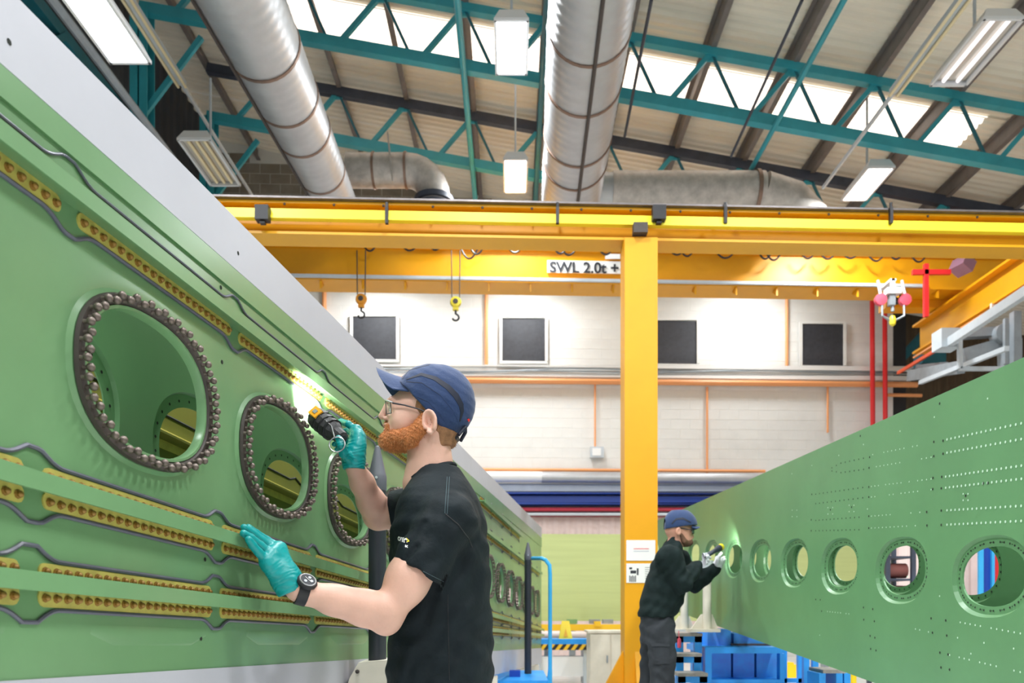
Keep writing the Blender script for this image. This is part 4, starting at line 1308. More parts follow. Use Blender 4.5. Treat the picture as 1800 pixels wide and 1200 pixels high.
MB().bbox(yb_.x - 0.3, yb_.x + 0.3, 7.8, 8.4, yb_.z - 0.12, yb_.z - 0.09).build('deck', M['white'], rk)
for sx in (-0.27, 0.27):
    for y in (7.84, 8.36):
        MB().bbox(yb_.x + sx - 0.02, yb_.x + sx + 0.02, y - 0.02, y + 0.02, 0, yb_.z - 0.12).build('leg', M['white'], rk)
for k, u in enumerate((1464, 1499)):
    p = P(u, 1190, 6.7)
    tag(MB().lathe([(0.03, 0.0), (0.03, p.z + 0.1), (0.022, p.z + 0.12)], (p.x, 6.7, 0), (0, 0, 1), 10).build('yellow_post', mat('bin_yellow', (250, 206, 20), 0.4)),
        ['yellow post behind the small blue step stool', 'yellow post right of the small blue step stool'][k], 'post')
# far pale green sheet on trestles
gs = thing('pale_green_sheet', 'large pale yellow-green sheet standing crosswise in the background', 'panel', (3, 13, 0))
a, b = P(925, 939, 13.0), P(1530, 1091, 13.0)
MB().hexa([V(a.x, 12.9, b.z), V(b.x, 13.1, b.z), V(b.x, 13.15, b.z), V(a.x, 12.95, b.z), V(a.x, 12.9, a.z), V(b.x, 13.1, a.z), V(b.x, 13.15, a.z), V(a.x, 12.95, a.z)]).build('sheet', M['lime_sheet'], gs)
for x in (1.0, 3.2, 5.2):
    MB().bbox(x - 0.05, x + 0.05, 13.15, 13.3, 0, a.z).build('prop', M['grey'], gs)
for u in (1005, 1045, 1068):
    c = P(u, 1092, 12.7)
    MB().box(c, (0.16, 0.2, 0.07)).build('clamp', M['grey'] if u > 1010 else M['green'], gs)
yr = thing('yellow_barrier', 'low yellow barrier rail in the background', 'barrier', (1, 12.5, 0))
a, b = P(925, 1097, 12.5), P(1130, 1108, 12.5)
MB().bbox(a.x, b.x, 12.5, 12.6, b.z, a.z).build('rail', mat('barrier_yellow', (248, 196, 40), 0.4), yr)
for x in (a.x + 0.1, b.x - 0.1):
    MB().bbox(x - 0.04, x + 0.04, 12.5, 12.6, 0, b.z).build('leg', mat('barrier_yellow', (248, 196, 40), 0.4), yr)
MB().box(P(1050, 1096, 12.52), (0.1, 0.1, 0.08)).build('block', mat('barrier_yellow', (248, 196, 40), 0.4), yr)
wp = thing('white_roll', 'pale roll lying behind the yellow floor sign', 'roll', (0.7, 12.0, 0.3))
MB().tube([P(945, 1115, 12.2), P(1040, 1116, 12.2)], 0.055, 16).build('roll', mat('pinkish_roll', (226, 206, 196), 0.6), wp)
MB().tube([P(940, 1115, 12.2), P(945, 1115, 12.2)], 0.08, 16).build('end_disc', M['blue_deep'], wp)
for u in (960, 1025):
    x = P(u, 1115, 12.2).x
    MB().bbox(x - 0.03, x + 0.03, 12.15, 12.25, 0, P(u, 1121, 12.2).z).build('support', M['grey'], wp)
be = thing('striped_bench', 'blue bench with black and yellow hazard stripes on its edge', 'bench', (0.8, 11.6, 0))
a, b = P(940, 1123, 11.6), P(1036, 1132, 11.6)
MB().bbox(a.x, b.x, 11.6, 12.0, b.z, a.z).build('top', M['blue'], be)
a2, b2 = P(940, 1132, 11.6), P(1036, 1142, 11.6)
MB().bbox(a2.x, b2.x, 11.6, 11.64, b2.z, a2.z).build('edge_board', mat('barrier_yellow', (248, 196, 40), 0.4), be)
w = b2.x - a2.x
for i in range(7):
    x0 = a2.x + w * (i + 0.1) / 7
    MB().prism([(x0, 11.595, b2.z), (x0 + w * 0.07, 11.595, b2.z), (x0 + w * 0.07 + 0.06, 11.595, a2.z), (x0 + 0.06, 11.595, a2.z)], (0, 0.004, 0)).build('black_stripe', M['black'], be)
for x in (a.x + 0.05, b.x - 0.05):
    MB().bbox(x - 0.03, x + 0.03, 11.66, 11.94, 0, b.z).build('leg', M['lgrey'], be)
MB().bbox(a.x, b.x, 11.7, 11.9, 0.12, b2.z - 0.1).build('lower_panel', M['white'], be)
fs_ = thing('floor_sign', 'small yellow A-shaped warning sign on the striped bench', 'sign', tuple(P(995, 1123, 11.8)))
c = P(994, 1123, 11.8)
hgt = P(994, 1091, 11.8).z - c.z
ym = mat('sign_yellow', (250, 220, 60), 0.4)
for s in (-1, 1):
    MB().prism([c + V(-0.1, s * 0.05, 0), c + V(0.1, s * 0.05, 0), c + V(0.055, 0, hgt), c + V(-0.055, 0, hgt)], (0, s * 0.012, 0)).build('leaf', ym, fs_, fixn=True)
MB().prism([c + V(-0.03, -0.062, 0.04), c + V(0.03, -0.062, 0.04), c + V(0.0, -0.03, hgt * 0.6)], (0, -0.003, 0)).build('pictogram', M['amber'], fs_, fixn=True)
wc = thing('white_cabinet', 'scuffed cream cabinet left of the amber column foot', 'cabinet', tuple(P(1066, 1200, 10.8)))
a, b = P(1037, 1112, 10.8), P(1110, 1200, 10.8)
MB().bbox(a.x, b.x, 10.8, 11.3, 0.0, a.z).build('body', M['cream'], wc)
MB().bbox(a.x - 0.03, b.x + 0.02, 10.77, 11.32, a.z, a.z + 0.03).build('top', M['cream'], wc)
xm = (a.x + b.x) / 2
for x0, x1 in ((a.x + 0.01, xm - 0.01), (xm + 0.01, b.x - 0.01)):
    d = MB().bbox(x0, x1, 10.785, 10.8, 0.05, a.z - 0.02).build('door', M['cream'], wc)
    MB().box((x1 - 0.04, 10.775, a.z * 0.55), (0.02, 0.02, 0.1)).build('handle', M['grey'], d)
# seen through the holes of the right skin
pw = corrug('wall_partition', (4.3, 9.2, 0), (6.8, 9.2, 0), 0, 2.5, M['pink_wall'], 0.16, 0.03)
tag(pw, kind='structure')
bc = thing('blue_post', 'blue steel post seen through the nearest hole of the right skin', 'post', tuple(P(1736, 1200, 8.6)))
x = P(1736, 1000, 8.6).x
MB().bbox(x - 0.075, x + 0.075, 8.6, 8.62, 0, 2.6).build('flange', M['blue_deep'], bc)
MB().bbox(x - 0.11, x - 0.06, 8.57, 8.6, 0, 2.6).bbox(x + 0.03, x + 0.06, 8.57, 8.6, 0, 2.6).build('side_plate', M['sky_blue'], bc)
tag(MB().lathe([(0.03, 0), (0.03, 2.6)], (x + 0.15, 8.7, 0), (0, 0, 1), 10).lathe([(0.04, 1.2), (0.04, 1.26)], (x + 0.15, 8.7, 0), (0, 0, 1), 10).build('red_pipe', M['red']), 'red standpipe beside the blue post seen through the nearest hole', 'pipe')
sr = thing('storage_rack', 'dark rack with reddish brown rolls seen through the second hole of the right skin', 'rack', (3.6, 7.8, 0))
x0, x1 = P(1560, 1000, 7.8).x, P(1605, 1000, 7.8).x
for x in (x0, x1):
    for y in (7.8, 8.2):
        MB().bbox(x - 0.02, x + 0.02, y - 0.02, y + 0.02, 0, 1.9).build('post', M['navy_steel'], sr)
for i, z in enumerate((0.9, 1.2, 1.42, 1.64)):
    MB().bbox(x0, x1, 7.8, 8.2, z - 0.02, z).build('shelf', M['navy_steel'], sr)
for i, z in enumerate((1.28, 1.5)):
    tag(MB().tube([(x0 + 0.03, 7.9, z), (x1 - 0.03, 7.9, z)], 0.075, 14).tube([(x0 + 0.01, 7.9, z), (x1 - 0.01, 7.9, z)], 0.03, 10).build('fabric_roll', mat('red_brown_roll', (120, 66, 60), 0.6)), ['lower reddish brown roll on the dark rack', 'upper reddish brown roll on the dark rack'][i], 'roll')
# ================================================================== people: smooth surfaces grown from distance fields
from mathutils.bvhtree import BVHTree

class Field:
    """a distance field on a regular grid; primitives are blended only near themselves"""
    def __init__(self, lo, hi, h):
        self.lo = np.array(lo, dtype=np.float32)
        self.h = h
        self.n = [int(math.ceil((hi[i] - lo[i]) / h)) + 1 for i in range(3)]
        self.v = np.full(self.n, 1.0, dtype=np.float32)
        self.ax = [self.lo[i] + h * np.arange(self.n[i], dtype=np.float32) for i in range(3)]
    def sub(self, lo, hi, m):
        s = []
        for i in range(3):
            a = int(max(0, math.floor((lo[i] - m - self.lo[i]) / self.h)))
            b = int(min(self.n[i], math.ceil((hi[i] + m - self.lo[i]) / self.h) + 1))
            if b <= a:
                return None
            s.append(slice(a, b))
        return tuple(s)
    def xyz(self, s):
        return (self.ax[0][s[0]][:, None, None], self.ax[1][s[1]][None, :, None], self.ax[2][s[2]][None, None, :])
    def put(self, s, d, k, op):
        c = self.v[s]
        d = np.broadcast_to(d, c.shape)
        if op == 'add':
            if k <= 0:
                self.v[s] = np.minimum(c, d)
            else:
                t = np.clip(0.5 + 0.5 * (c - d) / k, 0, 1)
                self.v[s] = c * (1 - t) + d * t - k * t * (1 - t)
        elif op == 'cut':
            if k <= 0:
                self.v[s] = np.maximum(c, -d)
            else:
                t = np.clip(0.5 - 0.5 * (c + d) / k, 0, 1)
                self.v[s] = c * (1 - t) - d * t + k * t * (1 - t)
        elif op == 'keep':
            self.v[s] = np.maximum(c, d)
    def cone(self, a, b, ra, rb, k=0.01, op='add', flat=None):
        """round cone between a and b; flat = (axis vector, factor) squeezes the section along an axis"""
        a, b = np.array(a, dtype=np.float32), np.array(b, dtype=np.float32)
        r = max(ra, rb)
        s = self.sub(np.minimum(a, b) - r, np.maximum(a, b) + r, k * 2 + 3 * self.h + 0.006)
        if s is None:
            return self
        x, y, z = self.xyz(s)
        d = b - a
        L = float((d * d).sum())
        px, py, pz = x - a[0], y - a[1], z - a[2]
        t = np.clip((px * d[0] + py * d[1] + pz * d[2]) / max(L, 1e-9), 0, 1)
        qx, qy, qz = px - t * d[0], py - t * d[1], pz - t * d[2]
        if flat is not None:
            f = np.array(V(flat[0]).normalized())
            w = qx * f[0] + qy * f[1] + qz * f[2]
            g = flat[1] - 1.0
            qx, qy, qz = qx + w * f[0] * g, qy + w * f[1] * g, qz + w * f[2] * g
        self.put(s, np.sqrt(qx * qx + qy * qy + qz * qz) - (ra + (rb - ra) * t), k, op)
        return self
    def chain(self, pts, rs, k=0.01, op='add', flat=None):
        for i in range(len(pts) - 1):
            self.cone(pts[i], pts[i + 1], rs[i], rs[i + 1], k, op, flat)
        return self
    def ell(self, c, r, k=0.01, op='add', R=None):
        c = np.array(c, dtype=np.float32)
        m = max(r)
        s = self.sub(c - m, c + m, k * 2 + 3 * self.h + 0.006)
        if s is None:
            return self
        x, y, z = self.xyz(s)
        px, py, pz = x - c[0], y - c[1], z - c[2]
        if R is not None:
            R = np.array(R.transposed() if hasattr(R, 'transposed') else R, dtype=np.float32)
            px, py, pz = (R[0, 0] * px + R[0, 1] * py + R[0, 2] * pz, R[1, 0] * px + R[1, 1] * py + R[1, 2] * pz, R[2, 0] * px + R[2, 1] * py + R[2, 2] * pz)
        k0 = np.sqrt((px / r[0]) ** 2 + (py / r[1]) ** 2 + (pz / r[2]) ** 2)
        k1 = np.sqrt((px / r[0] ** 2) ** 2 + (py / r[1] ** 2) ** 2 + (pz / r[2] ** 2) ** 2)
        self.put(s, k0 * (k0 - 1) / np.maximum(k1, 1e-6), k, op)
        return self
    def loft(self, secs, k=0.02, op='add', n=2.0):
        """upright body: secs = list of (z, xc, yc, rx, ry) from low to high"""
        a = np.array(secs, dtype=np.float32)
        lo = [float((a[:, 1] - a[:, 3]).min()), float((a[:, 2] - a[:, 4]).min()), float(a[0, 0])]
        hi = [float((a[:, 1] + a[:, 3]).max()), float((a[:, 2] + a[:, 4]).max()), float(a[-1, 0])]
        s = self.sub(lo, hi, k * 2 + 0.03)
        x, y, z = self.xyz(s)
        zz = z.ravel()
        g = [np.interp(zz, a[:, 0], a[:, i]).astype(np.float32)[None, None, :] for i in range(1, 5)]
        q = (np.abs((x - g[0]) / g[2]) ** n + np.abs((y - g[1]) / g[3]) ** n) ** (1.0 / n)
        d = (q - 1) * np.minimum(g[2], g[3])
        d = np.maximum(d, np.maximum(a[0, 0] - z, z - a[-1, 0]))
        self.put(s, d, k, op)
        return self
    def plane(self, p, nrm):
        """keep the side the normal points away from"""
        nrm = V(nrm).normalized()
        x, y, z = self.xyz((slice(None),) * 3)
        d = (x - p[0]) * nrm[0] + (y - p[1]) * nrm[1] + (z - p[2]) * nrm[2]
        self.v = np.maximum(self.v, d)
        return self
    def cutbox_plane(self, p, nrm, c, rad):
        """cut away the side of a plane the normal points to, only inside a ball"""
        nrm = V(nrm).normalized()
        s = self.sub(V(c) - V(rad, rad, rad), V(c) + V(rad, rad, rad), 0)
        x, y, z = self.xyz(s)
        d = (x - p[0]) * nrm[0] + (y - p[1]) * nrm[1] + (z - p[2]) * nrm[2]
        b = np.sqrt((x - c[0]) ** 2 + (y - c[1]) ** 2 + (z - c[2]) ** 2) - rad
        self.v[s] = np.maximum(self.v[s], np.minimum(d, -b))
        return self
    def displace(self, fn, lo=None, hi=None):
        s = (slice(None),) * 3 if lo is None else self.sub(lo, hi, 0)
        x, y, z = self.xyz(s)
        self.v[s] = self.v[s] + fn(x, y, z)
        return self
    def tris(self):
        v = self.v
        ins = v < 0
        c = [ins[i:v.shape[0] - 1 + i, j:v.shape[1] - 1 + j, k:v.shape[2] - 1 + k] for i in (0, 1) for j in (0, 1) for k in (0, 1)]
        cnt = np.zeros(c[0].shape, dtype=np.int8)
        for q in c:
            cnt += q
        act = (cnt > 0) & (cnt < 8)
        I, J, K = np.nonzero(act)
        idx = np.full(act.shape, -1, dtype=np.int32)
        idx[I, J, K] = np.arange(len(I))
        pos = np.zeros((len(I), 3), dtype=np.float32)
        num = np.zeros(len(I), dtype=np.float32)
        cor = [(i, j, k) for i in (0, 1) for j in (0, 1) for k in (0, 1)]
        for a in range(8):
            for b in range(a + 1, 8):
                if sum(abs(cor[a][t] - cor[b][t]) for t in range(3)) != 1:
                    continue
                va = v[I + cor[a][0], J + cor[a][1], K + cor[a][2]]
                vb = v[I + cor[b][0], J + cor[b][1], K + cor[b][2]]
                x = (va < 0) != (vb < 0)
                t = np.where(x, va / np.where(x, va - vb, 1), 0)
                for m in range(3):
                    pos[:, m] += np.where(x, cor[a][m] + t * (cor[b][m] - cor[a][m]), 0)
                num += x
        pos /= num[:, None]
        verts = self.lo + self.h * (np.stack([I, J, K], 1) + pos)
        quads = []
        for axis in range(3):
            sl0 = [slice(1, -1)] * 3
            sl1 = [slice(1, -1)] * 3
            sl0[axis] = slice(0, -1)
            sl1[axis] = slice(1, None)
            A, B = ins[tuple(sl0)], ins[tuple(sl1)]
            e = np.argwhere(A != B)
            if len(e) == 0:
                continue
            fl = A[e[:, 0], e[:, 1], e[:, 2]]
            o = np.array([1, 1, 1])
            o[axis] = 0
            e = e + o
            b_, c_ = (axis + 1) % 3, (axis + 2) % 3
            d1, d2 = np.zeros(3, dtype=int), np.zeros(3, dtype=int)
            d1[b_] = 1
            d2[c_] = 1
            g = lambda t: idx[t[:, 0], t[:, 1], t[:, 2]]
            q = np.stack([g(e - d1 - d2), g(e - d2), g(e), g(e - d1)], 1)
            q[~fl] = q[~fl][:, ::-1]
            quads.append(q)
        quads = np.concatenate(quads)
        return verts, quads
    def build(self, name, m, parent, smooth=1):
        verts, quads = self.tris()
        if smooth:
            for _ in range(smooth):
                acc = np.zeros_like(verts)
                num = np.zeros(len(verts), dtype=np.float32)
                for i in range(4):
                    a, b = quads[:, i], quads[:, (i + 1) % 4]
                    for ax_ in range(3):
                        acc[:, ax_] += np.bincount(a, weights=verts[b, ax_], minlength=len(verts)) + np.bincount(b, weights=verts[a, ax_], minlength=len(verts))
                    num += np.bincount(a, minlength=len(verts)) + np.bincount(b, minlength=len(verts))
                verts = verts * 0.5 + 0.5 * acc / np.maximum(num, 1)[:, None]
        o = np.array(ORG.get(parent.name, (0, 0, 0)), dtype=np.float32)
        me = bpy.data.meshes.new(name)
        me.vertices.add(len(verts))
        me.vertices.foreach_set('co', (verts - o).astype(np.float32).ravel())
        me.loops.add(quads.size)
        me.loops.foreach_set('vertex_index', quads.astype(np.int32).ravel())
        me.polygons.add(len(quads))
        me.polygons.foreach_set('loop_start', np.arange(0, quads.size, 4, dtype=np.int32))
        try:
            me.polygons.foreach_set('loop_total', np.full(len(quads), 4, dtype=np.int32))
        except Exception:
            pass
        me.update(calc_edges=True)
        me.validate()
        me.materials.append(m)
        me.polygons.foreach_set('use_smooth', [True] * len(me.polygons))
        ob = link(name, me, parent)
        self.world = (verts, quads)
        return ob

def bvh(field):
    v, q = field.world
    return BVHTree.FromPolygons([tuple(p) for p in v.tolist()], [tuple(p) for p in q.tolist()])
CAMP = V(0, 0, HC)
def ray(tree, u, v):
    d = (P(u, v, 1.0) - CAMP).normalized()
    h, n, i, t = tree.ray_cast(CAMP, d)
    return (h, n) if h is not None else (None, None)

def strands(name, field, m, parent, count, length, keep, down, seed=3, wid=0.0006):
    """short hairs standing on a grown surface, one joined part"""
    v, q = field.world
    r = np.random.default_rng(seed)
    ctr = v[q].mean(1)
    e1, e2 = v[q[:, 1]] - v[q[:, 0]], v[q[:, 3]] - v[q[:, 0]]
    nr = np.cross(e1, e2)
    nr /= np.maximum(np.linalg.norm(nr, axis=1), 1e-9)[:, None]
    ok = np.nonzero(keep(ctr, nr))[0]
    pick = r.choice(ok, count)
    base = ctr[pick] + r.normal(0, 0.0012, (count, 3))
    dirn = nr[pick] * 0.55 + np.array(down) * 0.8 + r.normal(0, 0.35, (count, 3))
    dirn /= np.linalg.norm(dirn, axis=1)[:, None]
    side = np.cross(dirn, r.normal(0, 1, (count, 3)))
    side /= np.maximum(np.linalg.norm(side, axis=1), 1e-9)[:, None]
    L = length * r.uniform(0.5, 1.2, count)[:, None]
    a, b = base - side * wid - nr[pick] * 0.001, base + side * wid - nr[pick] * 0.001
    c = base + dirn * L
    vs = np.stack([a, b, c], 1).reshape(-1, 3) - np.array(ORG.get(parent.name, (0, 0, 0)))
    me = bpy.data.meshes.new(name)
    me.from_pydata(vs.tolist(), [], np.arange(count * 3).reshape(-1, 3).tolist())
    me.materials.append(m)
    return tag(link(name, me, parent), kind='stuff')

SK = dict(
    skin=mat('skin', (224, 177, 158), 0.48, var=0.09, vscale=9, bump=0.06, bscale=180, sss=0.12),
    skin2=mat('skin_far_worker', (212, 156, 134), 0.5, var=0.08, vscale=12, sss=0.1),
    beard=mat('ginger_beard', (190, 118, 66), 0.7, var=0.25, vscale=60, bump=0.5, bscale=260),
    beard_hair=mat('ginger_hair_strand', (214, 146, 90), 0.5, var=0.25, vscale=40),
    hair=mat('cropped_brown_hair', (150, 108, 74), 0.75, var=0.25, vscale=70, bump=0.4, bscale=300),
    shirt=mat('charcoal_cotton', (18, 28, 33), 0.75, var=0.2, vscale=12, bump=0.5, bscale=24, spec=0.25),
    seam=mat('shirt_stitching', (60, 78, 84), 0.8),
    cap=mat('navy_cap_cloth', (30, 55, 98), 0.8, var=0.08, vscale=20, bump=0.15, bscale=120, sheen=0.2),
    cap_band=mat('cap_mesh_band', (18, 26, 48), 0.6),
    glove=mat('teal_nitrile', (0, 150, 150), 0.38, var=0.1, vscale=14, bump=0.12, bscale=70),
    wglove=mat('white_work_glove', (214, 216, 222), 0.75, var=0.1, vscale=30),
    trouser=mat('dark_work_trouser', (38, 42, 48), 0.85, var=0.16, vscale=14, bump=0.3, bscale=30),
    fleece=mat('black_green_fleece', (24, 36, 36), 0.9, var=0.2, vscale=20, bump=0.3, bscale=40, spec=0.2),
    boot=mat('black_boot', (26, 26, 28), 0.6, var=0.15),
    lens=mat('clear_lens', (240, 246, 248), 0.05, alpha=0.14),
    frame=mat('glasses_frame', (60, 60, 66), 0.3, metal=0.3),
    frame_lt=mat('glasses_frame_clear', (214, 214, 216), 0.25, metal=0.2),
    eye=mat('eye_white', (226, 222, 216), 0.2),
    iris=mat('iris_blue', (70, 96, 112), 0.2),
    watch=mat('watch_resin', (24, 24, 28), 0.45, var=0.1),
    steel=mat('bright_steel', (196, 198, 202), 0.25, metal=0.9),
)

# ------------------------------------------------------------------ near worker
YW = 2.45
w1 = thing('person', 'worker in dark T-shirt and blue cap shining a torch on the left panel', 'person', (-0.2, YW, 0))
def H(u, v, dy=0.0):
    p = P(u, v, YW - abs(dy))
    return V(p.x, YW + dy, p.z)
nS, nE, nW = P(788, 915, 2.27), P(678, 1080, 2.2), P(520, 1036, 2.1)
fS, fE, fW = P(748, 893, 2.64), P(664, 906, 2.66), P(624, 822, 2.49)
f = Field((-0.72, 1.98, 1.0), (0.02, 2.86, 1.95), 0.0034)
# trunk core (inside the shirt) and neck
f.loft([(1.0, H(776, 1150).x, YW, 0.13, 0.15), (1.30, H(776, 980).x, YW, 0.13, 0.16), (1.45, H(773, 890).x, YW, 0.10, 0.15), (1.50, H(768, 862).x, YW, 0.07, 0.09)], 0.01)
f.cone(H(756, 775), H(764, 860), 0.060, 0.069, 0.02)
f.cone(H(748, 790), H(742, 850), 0.045, 0.06, 0.03)
f.cone(H(735, 795), H(738, 835), 0.022, 0.024, 0.02)            # throat
for s in (-1, 1):
    f.cone(H(764, 762, s * 0.052), H(738, 842, s * 0.022), 0.014, 0.014, 0.02)   # neck muscle
# head
f.ell(H(759, 716), (0.100, 0.076, 0.098), 0.02)
f.ell(H(721, 727), (0.070, 0.064, 0.076), 0.02)
f.ell(H(714, 764), (0.066, 0.052, 0.040), 0.02)
for s in (-1, 1):
    f.ell(H(706, 739, s * 0.036), (0.034, 0.029, 0.030), 0.015)      # cheek
    f.cone(H(735, 768, s * 0.050), H(704, 774, s * 0.028), 0.014, 0.014, 0.02)
f.cone(H(689, 702, -0.034), H(689, 702, 0.034), 0.011, 0.011, 0.012)  # brow
f.cone(H(683, 705), H(680, 716), 0.009, 0.008, 0.012)
f.cone(H(680, 713), H(671, 731), 0.0078, 0.0108, 0.008)              # nose
for s in (-1, 1):
    f.ell(H(678, 735, s * 0.010), (0.0095, 0.0075, 0.0065), 0.005)
    f.ell(H(677, 738.5, s * 0.006), (0.004, 0.0032, 0.003), 0.002, 'cut')
    f.ell(H(686, 722, s * 0.034), (0.010, 0.017, 0.0095), 0.008, 'cut')
    f.ell(H(692, 722, s * 0.033), (0.0125, 0.0135, 0.0125), 0.003)      # lids
f.ell(H(680, 747.5), (0.012, 0.022, 0.0055), 0.005)
f.ell(H(680, 756), (0.012, 0.020, 0.0065), 0.005)
f.ell(H(673, 751.8), (0.008, 0.024, 0.0012), 0.002, 'cut')
# ears
for s in (-1, 1):
    Re = Euler((0, math.radians(-12), s * math.radians(16))).to_matrix()
    c = H(757, 741, s * 0.081)
    f.ell(c, (0.021, 0.009, 0.035), 0.006, R=Re)
    f.ell(c + Re @ V(-0.003, s * 0.008, 0.001), (0.0125, 0.014, 0.022), 0.002, 'cut', R=Re)
    rim = [c + Re @ V(0.0195 * math.cos(t) - (0.003 if math.sin(t) < 0 else 0), s * 0.007, 0.0325 * math.sin(t)) for t in [math.radians(a) for a in range(205, -75, -20)]]
    f.chain(rim, [0.0048] * len(rim), 0.003)
    f.cone(c + Re @ V(-0.011, s * 0.005, -0.029), c + Re @ V(-0.006, s * 0.005, -0.034), 0.007, 0.007, 0.005)
    f.cone(c + Re @ V(-0.019, s * 0.004, -0.004), c + Re @ V(-0.017, s * 0.004, -0.014), 0.005, 0.005, 0.004)   # tragus
# near arm
up = [nS, lerp(nS, nE, 0.35), lerp(nS, nE, 0.65), nE]
f.chain(up, [0.062, 0.060, 0.056, 0.045], 0.02)
f.ell(lerp(nS, nE, 0.62) + V(-0.012, 0, -0.004), (0.05, 0.045, 0.07), 0.03)
f.cone(nE, nE + V(0.0, 0.0, -0.024), 0.043, 0.034, 0.02)
f.chain([nE, lerp(nE, nW, 0.25), lerp(nE, nW, 0.6), lerp(nE, nW, 0.9), nW], [0.047, 0.0475, 0.040, 0.031, 0.029], 0.02)
f.cone(lerp(nE, nW, 0.1) + V(0, -0.01, 0.012), lerp(nE, nW, 0.45) + V(0, -0.006, 0.006), 0.036, 0.03, 0.03)
# far arm
f.chain([fS, lerp(fS, fE, 0.5), fE], [0.06, 0.056, 0.046], 0.02)
f.chain([fE, lerp(fE, fW, 0.3), lerp(fE, fW, 0.7), fW], [0.046, 0.045, 0.037, 0.03], 0.02)
f.cone(H(785, 890, -0.08), nS, 0.07, 0.062, 0.03)
f.cone(H(765, 890, 0.08), fS, 0.07, 0.06, 0.03)
body1 = f.build('body', SK['skin'], w1, 2)
fbody1 = f
for s in (-1, 1):
    c = H(691.5, 722, s * 0.033)
    e = MB().ball(c, 0.0122, 16, 10).build('eye', SK['eye'], w1)
    MB().ball(c + V(-0.0085, s * 0.001, 0.001), 0.0055, 10, 6, (0.8, 1, 1)).build('iris', SK['iris'], e)
    MB().tube([H(685.5, 702.5, s * 0.016), H(684.5, 700.5, s * 0.03), H(687, 700, s * 0.042)], [0.0022, 0.003, 0.0016], 6).build('eyebrow', SK['beard'], w1)

# beard
f = Field((H(655, 0).x, YW - 0.1, H(0, 805).z), (H(775, 0).x, YW + 0.1, H(0, 715).z), 0.0026)
f.ell(H(691, 774), (0.043, 0.043, 0.033), 0.02)
f.ell(H(716, 773), (0.052, 0.060, 0.034), 0.02)
for s in (-1, 1):
    f.cone(H(744, 731, s * 0.069), H(738, 752, s * 0.066), 0.010, 0.016, 0.015)
    f.cone(H(738, 752, s * 0.064), H(722, 772, s * 0.055), 0.022, 0.026, 0.02)
    f.cone(H(724, 764, s * 0.058), H(698, 766, s * 0.042), 0.020, 0.018, 0.02)
    f.cone(H(678, 743.5, s * 0.004), H(684, 751, s * 0.024), 0.0055, 0.0075, 0.006)
    f.cone(H(684, 751, s * 0.024), H(690, 766, s * 0.030), 0.008, 0.012, 0.012)
f.ell(H(671, 755), (0.012, 0.021, 0.008), 0.006, 'cut')
f.displace(lambda x, y, z: 0.0013 * np.sin(x * 420 + 3 * np.sin(z * 160)) * np.sin(y * 380 + z * 210) + 0.001 * np.sin(z * 520 + x * 300))
beard = f.build('beard', SK['beard'], w1, 1)
strands('beard_hair', f, SK['beard_hair'], beard, 9000, 0.0085, lambda c, n: c[:, 2] > -9, (-0.15, 0, -0.8), 3, 0.00055)
# hair below the cap
f = Field((H(715, 0).x, YW - 0.1, H(0, 800).z), (H(815, 0).x, YW + 0.1, H(0, 690).z), 0.003)
f.ell(H(761, 722), (0.1015, 0.0785, 0.103), 0.0)
f.cone(H(770, 765), H(772, 790), 0.062, 0.05, 0.02)
for s in (-1, 1):
    f.ell(H(757, 741, s * 0.085), (0.032, 0.025, 0.046), 0.004, 'cut')
    f.ell(H(722, 742, s * 0.07), (0.034, 0.03, 0.044), 0.004, 'cut')
    f.ell(H(745, 775, s * 0.07), (0.03, 0.04, 0.03), 0.006, 'cut')
f.ell(H(735, 790), (0.05, 0.1, 0.035), 0.004, 'cut')
f.ell(H(700, 715), (0.05, 0.1, 0.05), 0.004, 'cut')
f.plane(H(790, 786), (0.3, 0, -1))
hair = tag(f.build('hair', SK['hair'], w1, 1), kind='stuff')
strands('hair_strand', f, SK['hair'], hair, 5000, 0.005, lambda c, n: c[:, 2] > -9, (0.1, 0, -0.6), 5, 0.0005)

# cap
f = Field((H(690, 0).x, YW - 0.105, H(0, 780).z), (H(842, 0).x, YW + 0.105, H(0, 632).z), 0.0028)
f.ell(H(768, 710), (0.117, 0.092, 0.121), 0.03, R=Euler((0, math.radians(38), 0)).to_matrix())
f.ell(H(737, 697), (0.075, 0.084, 0.094), 0.03, R=Euler((0, math.radians(38), 0)).to_matrix())
pc = H(715, 688)
pd = H(793, 776) - H(715, 688)
nrm = V(-pd.z, 0, pd.x).normalized()
if nrm.z < 0:
    nrm = -nrm
f.plane(pc, -nrm)
f.ell(H(764, 714), (0.108, 0.083, 0.112), 0.0, 'cut', R=Euler((0, math.radians(38), 0)).to_matrix())
f.displace(lambda x, y, z: 0.0008 * np.sin(x * 130 + z * 90) * np.sin(z * 140 + 2))
cap1 = f.build('cap', SK['cap'], w1, 2)
tr = bvh(f)
def brim(t, s_):
    s = 2 * s_ - 1
    root = H(703 + 13 * s * s, 662 + 23 * s * s, s * 0.078)
    L = math.sqrt(max(0.0, 1 - s ** 4))
    d = H(703 - 42, 662 - 17 + 23 * s * s) - H(703, 662)
    return root + d * (t * L) + V(0.004 * (1 - t), 0, -0.003 * math.sin(math.pi * t))
bm_ = MB().grid(brim, 10, 24)
n0 = len(bm_.v)
vv = [tuple(V(p) + V(0.001, 0, -0.0035)) for p in bm_.v]
ff = [tuple(i + n0 for i in reversed(q)) for q in bm_.f]
bm_.v += vv
bm_.f += ff
for j in range(24):
    bm_.f.append((10 * 25 + j, 10 * 25 + j + 1, 10 * 25 + j + 1 + n0, 10 * 25 + j + n0))
bm_.build('brim', SK['cap'], cap1, sharp=60)
def z1px(x, y):
    return 520 + x * 0.23327, 620 + y * 0.23327
